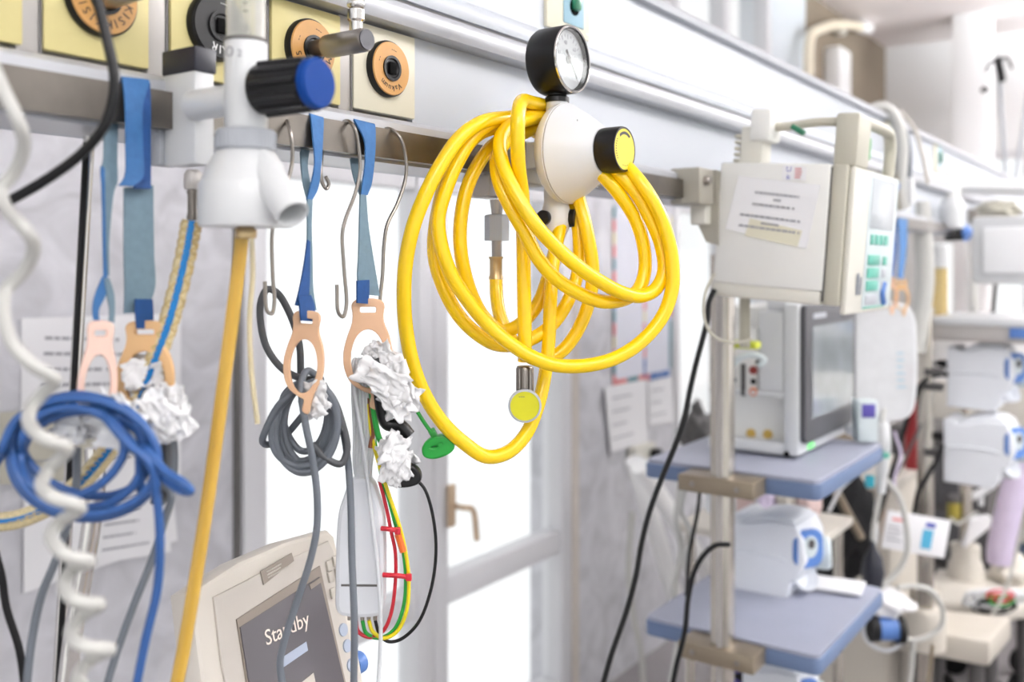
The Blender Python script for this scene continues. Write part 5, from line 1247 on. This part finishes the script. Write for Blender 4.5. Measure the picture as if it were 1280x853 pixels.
# chrome column of the next bay and its arm
ch = thing('chrome_post', 'chrome post rising behind the tray at right', 'pole', P(1216, 400, 3.4))
part(ch, 'rod', MB().cyl(P(1216, 400, 3.4), P(1216, 262, 3.4), 0.020, n=24), 'chrome')
part(ch, 'collar', MB().cyl(P(1216, 278, 3.4), P(1216, 262, 3.4), 0.030, n=24), 'steel')
arm = thing('ceiling_arm', 'white horizontal support arm at the right edge', 'arm', P(1230, 245, 3.2))
part(arm, 'beam', MB().tube([P(1168, 232, 3.1), P(1200, 234, 3.1), P(1290, 236, 3.1)], 0.026, 4, smooth=False), 'white_plastic')
part(arm, 'joint', MB().cyl(P(1184, 215, 3.1), P(1184, 255, 3.1), 0.04, n=24), 'putty_light')
part(arm, 'jaw', MB().blob(P(1248, 262, 3.15), (0.06, 0.06, 0.03), 61, 0.3, 2.0), 'putty_dark', sharp=180)
# tubes coming over the beam
cable('white_hose', [(1085, 140), (1105, 134), (1120, 150), (1127, 180), (1126, 215), (1124, 240), (1130, 262)], 2.45, 0.016, 'white_tube', 'thick white hose arching over the beam beyond the pump', 'hose', 14)
cable('grey_hose', [(1118, 138), (1130, 160), (1136, 190), (1136, 225)], 2.5, 0.008, 'grey_cable', 'grey hose beside the thick white one', 'hose')
cable('tan_hose', [(1124, 138), (1142, 160), (1152, 190), (1160, 230)], 2.6, 0.006, 'bed_beige', 'thin tan hose right of the grey one', 'hose')
cable('white_hose', [(1150, 252), (1154, 300), (1156, 350), (1150, 400), (1144, 440)], 2.75, 0.026, 'white_tube', 'wide white hose hanging straight down before the far column', 'hose', 14)
fl2 = thing('flowmeter', 'small white flowmeter with blue knob at the next bed', 'flowmeter', P(1130, 260, 2.45))
part(fl2, 'knob', MB().lathe([(0.014, 0), (0.016, 0.01), (0, 0.014)], P(1115, 233, 2.4), -VIEW, 20), 'device_blue')
part(fl2, 'body', MB().box((0, 0, 0), (0.05, 0.07, 0.04), faceX(P(1130, 240, 2.46)), 0.01), 'white_plastic')
part(fl2, 'bottle', MB().lathe([(0, -0.06), (0.035, -0.055), (0.038, 0.0), (0.03, 0.03), (0.018, 0.04)], P(1190, 262, 2.9), Z_, 24), 'white_plastic')
sj = thing('suction_jar', 'amber suction jar with white lid beside the far column', 'jar', P(1173, 410, 2.9))
part(sj, 'jar', MB().lathe([(0.020, -0.16), (0.024, -0.155), (0.024, 0.0)], P(1174, 335, 2.9), Z_, 24), 'amber_jar')
part(sj, 'lid', MB().lathe([(0.026, 0), (0.026, 0.045), (0.022, 0.065), (0.010, 0.07)], P(1174, 335, 2.9), Z_, 24), 'white_plastic')
vl = thing('valve_block', 'black valve with pale blue end behind the suction jar', 'valve', P(1195, 290, 3.0))
part(vl, 'body', MB().box((0, 0, 0), (0.05, 0.05, 0.05), frame(P(1193, 291, 3.0), RIGHT, Z_), 0.01), 'black_soft')
part(vl, 'end', MB().cyl(P(1200, 286, 3.0), P(1212, 296, 2.98), 0.022, n=18), 'device_blue')
# straps, hooks and the bag at the next bed
strap('webbing_strap', 'small blurred blue strap at the next bed above the white bag', P(1120, 380, 2.4), [
    ('left_leg', 'strap_deep', [(1110, 275, 1120, 276), (1113, 310, 1121, 311), (1110, 345, 1117, 346)], .585),
    ('right_leg', 'strap_blue', [(1122, 272, 1134, 274), (1124, 310, 1133, 312), (1122, 348, 1128, 350)], .58)])
hook(1112, 348, 0.40, 0.36, .575, 'peach', 'small blurred peach hook above the white bag, left one')
hook(1127, 350, 0.36, 0.36, .57, 'peach_tan', 'small blurred peach hook above the white bag, right one')
bag = thing('drainage_bag', 'white translucent drainage bag hanging between the columns', 'bag', P(1105, 520, 2.36))
k = 2.36 / F
Mg = frame(P(1105, 452, 2.36), RIGHT, Z_)
part(bag, 'pouch', MB().flat([smooth_loop([(-30 * k, 62 * k), (0, 68 * k), (28 * k, 62 * k), (34 * k, 20 * k), (33 * k, -40 * k), (26 * k, -64 * k), (-20 * k, -68 * k), (-34 * k, -58 * k), (-36 * k, -10 * k)], 5)], Mg, 0.03, 0.013), 'clear_bag')
part(bag, 'scale_print', text_lines(MB(), Mg @ Matrix.Translation((20 * k, -10 * k, 0.0156)), 14 * k, 50 * k, 6, 2.4 * k, 3), 'device_pale_blue')
part(bag, 'hanger', MB().tube([P(1088, 388, 2.36), P(1106, 378, 2.36), P(1128, 388, 2.36)], 0.006, 8), 'white_tube')
part(bag, 'drain_tap', MB().lathe([(0.012, 0), (0.02, -0.03), (0.022, -0.08), (0.014, -0.12), (0.01, -0.19)][::-1], P(1102, 520, 2.36), Z_, 16), 'white_plastic')
part(bag, 'tap_lever', MB().box((0, 0, 0), (0.02, 0.03, 0.02), frame(P(1087, 602, 2.36), RIGHT, Z_), 0.004), 'teal_tap')
red = thing('sharps_canister', 'red canister with darker lower half behind the white bag', 'canister', P(1140, 586, 3.06))
k = 3.06 / F
part(red, 'lid', MB().lathe([(10 * k, -24 * k), (10.5 * k, -2 * k), (9 * k, 0)], P(1140, 456, 3.06), Z_, 24), 'red_plastic')
part(red, 'barrel', MB().lathe([(8.5 * k, -130 * k), (9.5 * k, -24 * k)], P(1140, 456, 3.06), Z_, 24), 'dark_red')
bx = thing('supply_box', 'white and purple carton on the shelf behind the monitor', 'box', P(1082, 552, 2.03))
part(bx, 'carton', MB().box((0, 0, 0), (0.042, 0.088, 0.042), frame(P(1081, 525, 2.03), RIGHT, Z_), 0.003), 'device_pale')
part(bx, 'purple_band', MB().box((0, 0.022, 0.0215), (0.028, 0.028, 0.003), frame(P(1081, 525, 2.03), RIGHT, Z_), 0.001), 'purple')
# info card hung on the far column
cd = thing('bed_card', 'white bed card with a blue picture hung on the far column', 'card', P(1145, 700, 2.6))
k = 2.6 / F
Mc = frame(P(1145, 668, 2.6), RIGHT, Z_) @ Matrix.Rotation(-0.17, 4, 'Z')
part(cd, 'sheet', MB().box((0, 0, 0), (80 * k, 48 * k, 0.003), Mc, 0.001), 'paper')
part(cd, 'picture', MB().box((14 * k, -4 * k, 0.002), (13 * k, 24 * k, 0.001), Mc), 'card_blue')
part(cd, 'picture_cap', MB().box((16 * k, 14 * k, 0.002), (12 * k, 6 * k, 0.001), Mc), 'print_blue')
part(cd, 'stamp', MB().box((-26 * k, 14 * k, 0.002), (13 * k, 3 * k, 0.001), Mc), 'tape_red')
part(cd, 'print', text_lines(MB(), Mc @ Matrix.Translation((-24 * k, -4 * k, 0.0016)), 26 * k, 22 * k, 4, 2 * k, 9), 'grey_print')
rb = thing('rubber_bulb', 'black rubber bulb on a thin tube beside the bed card', 'bulb', P(1091, 735, 2.38))
part(rb, 'bulb', MB().lathe([(0, -0.10), (0.022, -0.085), (0.028, -0.05), (0.022, -0.015), (0.008, 0.01), (0.005, 0.03)], P(1091, 690, 2.38), Z_, 20), 'navy_plastic')
part(rb, 'tube', MB().tube([P(1091, 684, 2.38), P(1092, 660, 2.38), P(1098, 630, 2.37), P(1102, 606, 2.36)], 0.006, 8), 'white_tube')
cable('white_tube', [(1108, 600), (1124, 622), (1132, 650), (1134, 690), (1122, 715), (1095, 738), (1078, 752)], 2.5, 0.008, 'white_tube', 'white tube looping behind the bed card', 'tube')
cable('white_tube', [(1122, 735), (1140, 733), (1162, 738), (1176, 756), (1178, 780), (1160, 796), (1136, 800), (1126, 788)], 2.55, 0.007, 'white_tube', 'pale tube ring around the far column foot', 'tube')
cable('clear_line', [(1098, 760), (1080, 780), (1084, 802), (1110, 814), (1130, 800), (1124, 780)], 2.5, 0.005, 'light_cable', 'grey tube coil around the blue device', 'tube')
cable('white_tube', [(1142, 800), (1140, 830), (1136, 870)], 2.5, 0.006, 'white_tube', 'white tube dropping below the far column foot', 'tube')
cable('tan_tube', [(1166, 806), (1162, 840), (1158, 870)], 2.6, 0.006, 'bracket', 'tan tube dropping below the far column foot', 'tube')
bd = thing('blue_device', 'blue and black wheel device near the far column foot', 'device', P(1108, 805, 2.5))
part(bd, 'shell', MB().cyl(P(1092, 786, 2.5), P(1124, 786, 2.5), 0.030, n=24), 'device_blue')
part(bd, 'wheel', MB().cyl(P(1086, 785, 2.5), P(1096, 785, 2.5), 0.036, n=24), 'black_soft')
part(bd, 'wheel', MB().cyl(P(1120, 787, 2.5), P(1128, 787, 2.5), 0.036, n=24), 'black_soft')
solo('white_cloth', MB().blob(P(1105, 752, 2.55), (0.07, 0.06, 0.03), 71, 0.4, 1.8), 'paper', 'crumpled white cloth above the blue device', 'cloth', sharp=180)
# trolley bases
def base(name, label, poly, z, th, m, sock, rs):
    q = [PZ(x, y, z) for x, y in poly]
    cx_ = sum(p.x for p in q) / len(q); cy_ = sum(p.y for p in q) / len(q)
    o = thing(name, label, 'trolley', Vector((cx_, cy_, 0)))
    part(o, 'deck', MB().flat([[(p.x, p.y) for p in q]], Matrix.Translation((0, 0, EZ + z - th / 2)), th, 0.012), m)
    part(o, 'post_socket', MB().lathe([(rs * 1.3, 0), (rs * 1.2, 0.05), (rs, 0.07), (rs, 0.12)], PZ(sock[0], sock[1], z), Z_, 24), m)
    for p in q:
        c = Vector((cx_ + (p.x - cx_) * 0.7, cy_ + (p.y - cy_) * 0.7, 0))
        part(o, 'leg', MB().cyl((c.x, c.y, 0.06), (c.x, c.y, EZ + z - th), 0.022, n=12), 'dark_metal')
        part(o, 'castor', MB().cyl((c.x - 0.015, c.y, 0.05), (c.x + 0.015, c.y, 0.05), 0.05, n=18), 'black_soft')
    return o
base('equipment_trolley', 'beige trolley deck at the foot of the far column', [(1128, 782), (1232, 800), (1256, 772), (1160, 762)], -1.08, 0.075, 'beige_metal', (1157, 785), 0.045)
base('equipment_trolley', 'cream trolley deck piled with wires at lower right', [(1148, 748), (1240, 760), (1300, 752), (1300, 716), (1176, 712)], -1.14, 0.05, 'bed_beige', (1207, 722), 0.05)
post3 = thing('drip_pole', 'grey pole rising from the cream trolley deck', 'pole', P(1207, 722, 3.5))
part(post3, 'rod', MB().cyl(P(1207, 712, 3.5), P(1207, 500, 3.5), 0.022, n=18), 'pole_metal')
part(post3, 'foot_collar', MB().cyl(P(1207, 690, 3.5), P(1207, 680, 3.5), 0.032, n=18), 'beige_metal')
# wire pile
for i, (m, lab) in enumerate((('wire_red', 'red wires in the tangle on the cream deck'), ('wire_green', 'green wires in the tangle on the cream deck'), ('black_soft', 'black wires in the tangle on the cream deck'), ('light_cable', 'pale wires in the tangle on the cream deck'), ('light_cable', 'white flex lying in front of the wire tangle'))):
    pts = loops(1252 - 3 * i, 746 + (i % 3) * 5, (13, 18, 22, 27, 30)[i], (5, 7, 8, 10, 9)[i], 3, 3.1 + 0.03 * i, 80 + i, 0.65, 0.05, per=7)
    cable('wire_tangle', pts, 3.1, 0.0035 if i < 3 else 0.006, m, lab, 'wire', 6)
solo('white_pouch', MB().blob(P(1264, 712, 3.5), (0.09, 0.06, 0.06), 91, 0.35, 1.7), 'bed_beige', 'cream cloth pouch at the right edge above the wires', 'pouch', sharp=180)
cable('lavender_hose', [(1286, 560), (1268, 610), (1256, 660), (1250, 690), (1250, 704)], 3.2, 0.042, 'lavender', 'wide lilac plastic hose at the right edge', 'hose', 16)
jar2 = thing('sample_jar', 'small olive jar with grey lid before the far pole', 'jar', P(1192, 655, 3.5))
part(jar2, 'glass', MB().lathe([(0.020, -0.06), (0.022, -0.055), (0.022, 0.0)], P(1192, 628, 3.5), Z_, 20), 'olive')
part(jar2, 'lid', MB().lathe([(0.024, 0), (0.024, 0.018), (0.012, 0.03), (0, 0.032)], P(1192, 628, 3.5), Z_, 20), 'dark_metal')
tp = thing('tap_fitting', 'small white plastic tap on the far grey pole', 'tap', P(1224, 620, 3.5))
part(tp, 'body', MB().tube([P(1214, 622, 3.5), P(1226, 616, 3.5), P(1238, 608, 3.5)], 0.014, 10), 'white_plastic')
part(tp, 'spout', MB().cyl(P(1226, 616, 3.5), P(1226, 632, 3.5), 0.010, n=12), 'white_plastic')
solo('white_wedge', MB().prism([(-0.05, -0.05), (0.06, 0.04), (0.05, 0.06), (-0.03, 0.05)], frame(P(1220, 666, 3.48), RIGHT, Z_), -0.02, 0.02), 'paper', 'folded white sheet leaning by the lilac hose', 'sheet')
solo('blue_chair_back', MB().box((0, 0, 0), (0.12, 0.34, 0.06), frame(P(1286, 700, 4.2), RIGHT, Z_), 0.02), 'shelf_edge', 'blue padded back cut by the right edge', 'chair')
# dark equipment and bed beyond
bedm = thing('hospital_bed', 'low bed with pinkish cover standing far behind the columns', 'bed', W(5.2, 0.3, -1.5))
part(bedm, 'mattress', MB().span((4.55, -0.4, 0.55), (6.1, 1.0, 0.78), 0.06), 'pink_cloth')
part(bedm, 'frame', MB().span((4.5, -0.42, 0.42), (6.15, 1.02, 0.55), 0.02), 'frame_grey')
part(bedm, 'foot_board', MB().span((4.45, -0.42, 0.35), (4.5, 1.02, 1.0), 0.02), 'bed_beige')
for (x, y) in ((4.6, -0.3), (4.6, 0.9), (6.0, -0.3), (6.0, 0.9)):
    part(bedm, 'leg', MB().cyl((x, y, 0), (x, y, 0.42), 0.03, n=14), 'dark_metal')
dk = thing('dark_cabinet', 'dark grey equipment cart behind the bed card', 'cart', W(4.2, 0.8, -1.5))
part(dk, 'body', MB().span((4.06, 0.62, 0.08), (4.38, 1.0, 0.85), 0.01), 'dark_metal')
for i in range(3):
    part(dk, 'drawer', MB().span((4.052, 0.64, 0.12 + i * 0.22), (4.062, 0.98, 0.31 + i * 0.22), 0.004), 'screen_bezel')
# spot lamp heads and drip stand far away
for (x0, x1_, lab) in ((1238, 1262, 'thin far drip stand with dark hooks at upper right'), (1282, 1258, 'second thin far pole crossing the first at the right edge')):
    s2 = thing('drip_stand', lab, 'drip stand', P(1262, 250, 4.6))
    part(s2, 'rod', MB().cyl(P(x0 + 10, 70, 4.6 if x0 == 1238 else 4.95), P(x1_, 300, 4.7 if x0 == 1238 else 4.95), 0.010, n=10), 'grey_plastic')
    if x0 == 1238:
        part(s2, 'grip', MB().cyl(P(1247, 72, 4.58), P(1253, 102, 4.6), 0.018, n=12), 'black_soft')
        part(s2, 'hook', MB().tube([P(1249, 76, 4.58), P(1258, 72, 4.58), P(1266, 86, 4.58)], 0.008, 8), 'dark_metal')
        part(s2, 'hook', MB().tube([P(1249, 76, 4.58), P(1238, 78, 4.58), P(1233, 90, 4.58)], 0.008, 8), 'dark_metal')
        part(s2, 'dark_ball', MB().blob(P(1231, 112, 4.58), (0.02, 0.02, 0.014), 3, 0.1), 'dark_metal')

# thin lines crossing the clutter between the two columns
for i, (pts, t, r, m, lab) in enumerate((
    ([(1102, 606, 2.36), (1094, 640), (1096, 670), (1088, 700), (1080, 730)], 2.44, 0.004, 'light_cable', 'thin clear line falling left of the bed card'),
    ([(1118, 540), (1126, 570), (1118, 600), (1124, 630)], 2.6, 0.004, 'lavender', 'thin lilac line above the bed card'),
    ([(1188, 648), (1198, 655), (1207, 650), (1222, 640)], 3.48, 0.006, 'white_tube', 'short white tube right of the bed card'),
    ([(1240, 770), (1256, 740), (1268, 700), (1278, 660)], 3.0, 0.005, 'white_tube', 'white line rising beside the lilac hose'),
    ([(1012, 700), (1030, 690), (1052, 720), (1070, 742)], 2.55, 0.006, 'dark_metal', 'dark line behind the folded card'),
    ([(860, 600), (852, 640), (864, 668), (856, 705), (868, 740)], 2.1, 0.005, 'white_tube', 'thin white line behind the column between the shelves'),
    ([(876, 600, 1.85), (872, 640), (862, 690), (858, 745)], 1.85, 0.004, 'black_soft', 'thin black line behind the column between the shelves'),
    ([(1036, 640), (1052, 610), (1066, 596), (1072, 580)], 2.5, 0.005, 'light_cable', 'pale line under the upper shelf corner'))):
    cable('thin_line', pts, t, r, m, lab, 'tube', 8)
ch2 = thing('drip_chamber', 'white drip chamber stack hanging below the drainage bag', 'drip chamber', P(1104, 600, 2.3))
part(ch2, 'chamber', MB().lathe([(0.006, 0), (0.016, -0.012), (0.018, -0.05), (0.008, -0.07)], P(1104, 528, 2.3), Z_, 18), 'white_plastic')
part(ch2, 'green_ring', MB().lathe([(0.014, -0.074), (0.014, -0.084)], P(1104, 528, 2.3), Z_, 18), 'teal_key')
part(ch2, 'lower_chamber', MB().lathe([(0.012, -0.086), (0.012, -0.12), (0.006, -0.135)], P(1104, 528, 2.3), Z_, 18), 'white_plastic')
part(ch2, 'line', MB().tube([P(1104, 528, 2.3), P(1104, 520, 2.33), P(1106, 512, 2.345)], 0.004, 8), 'white_tube')
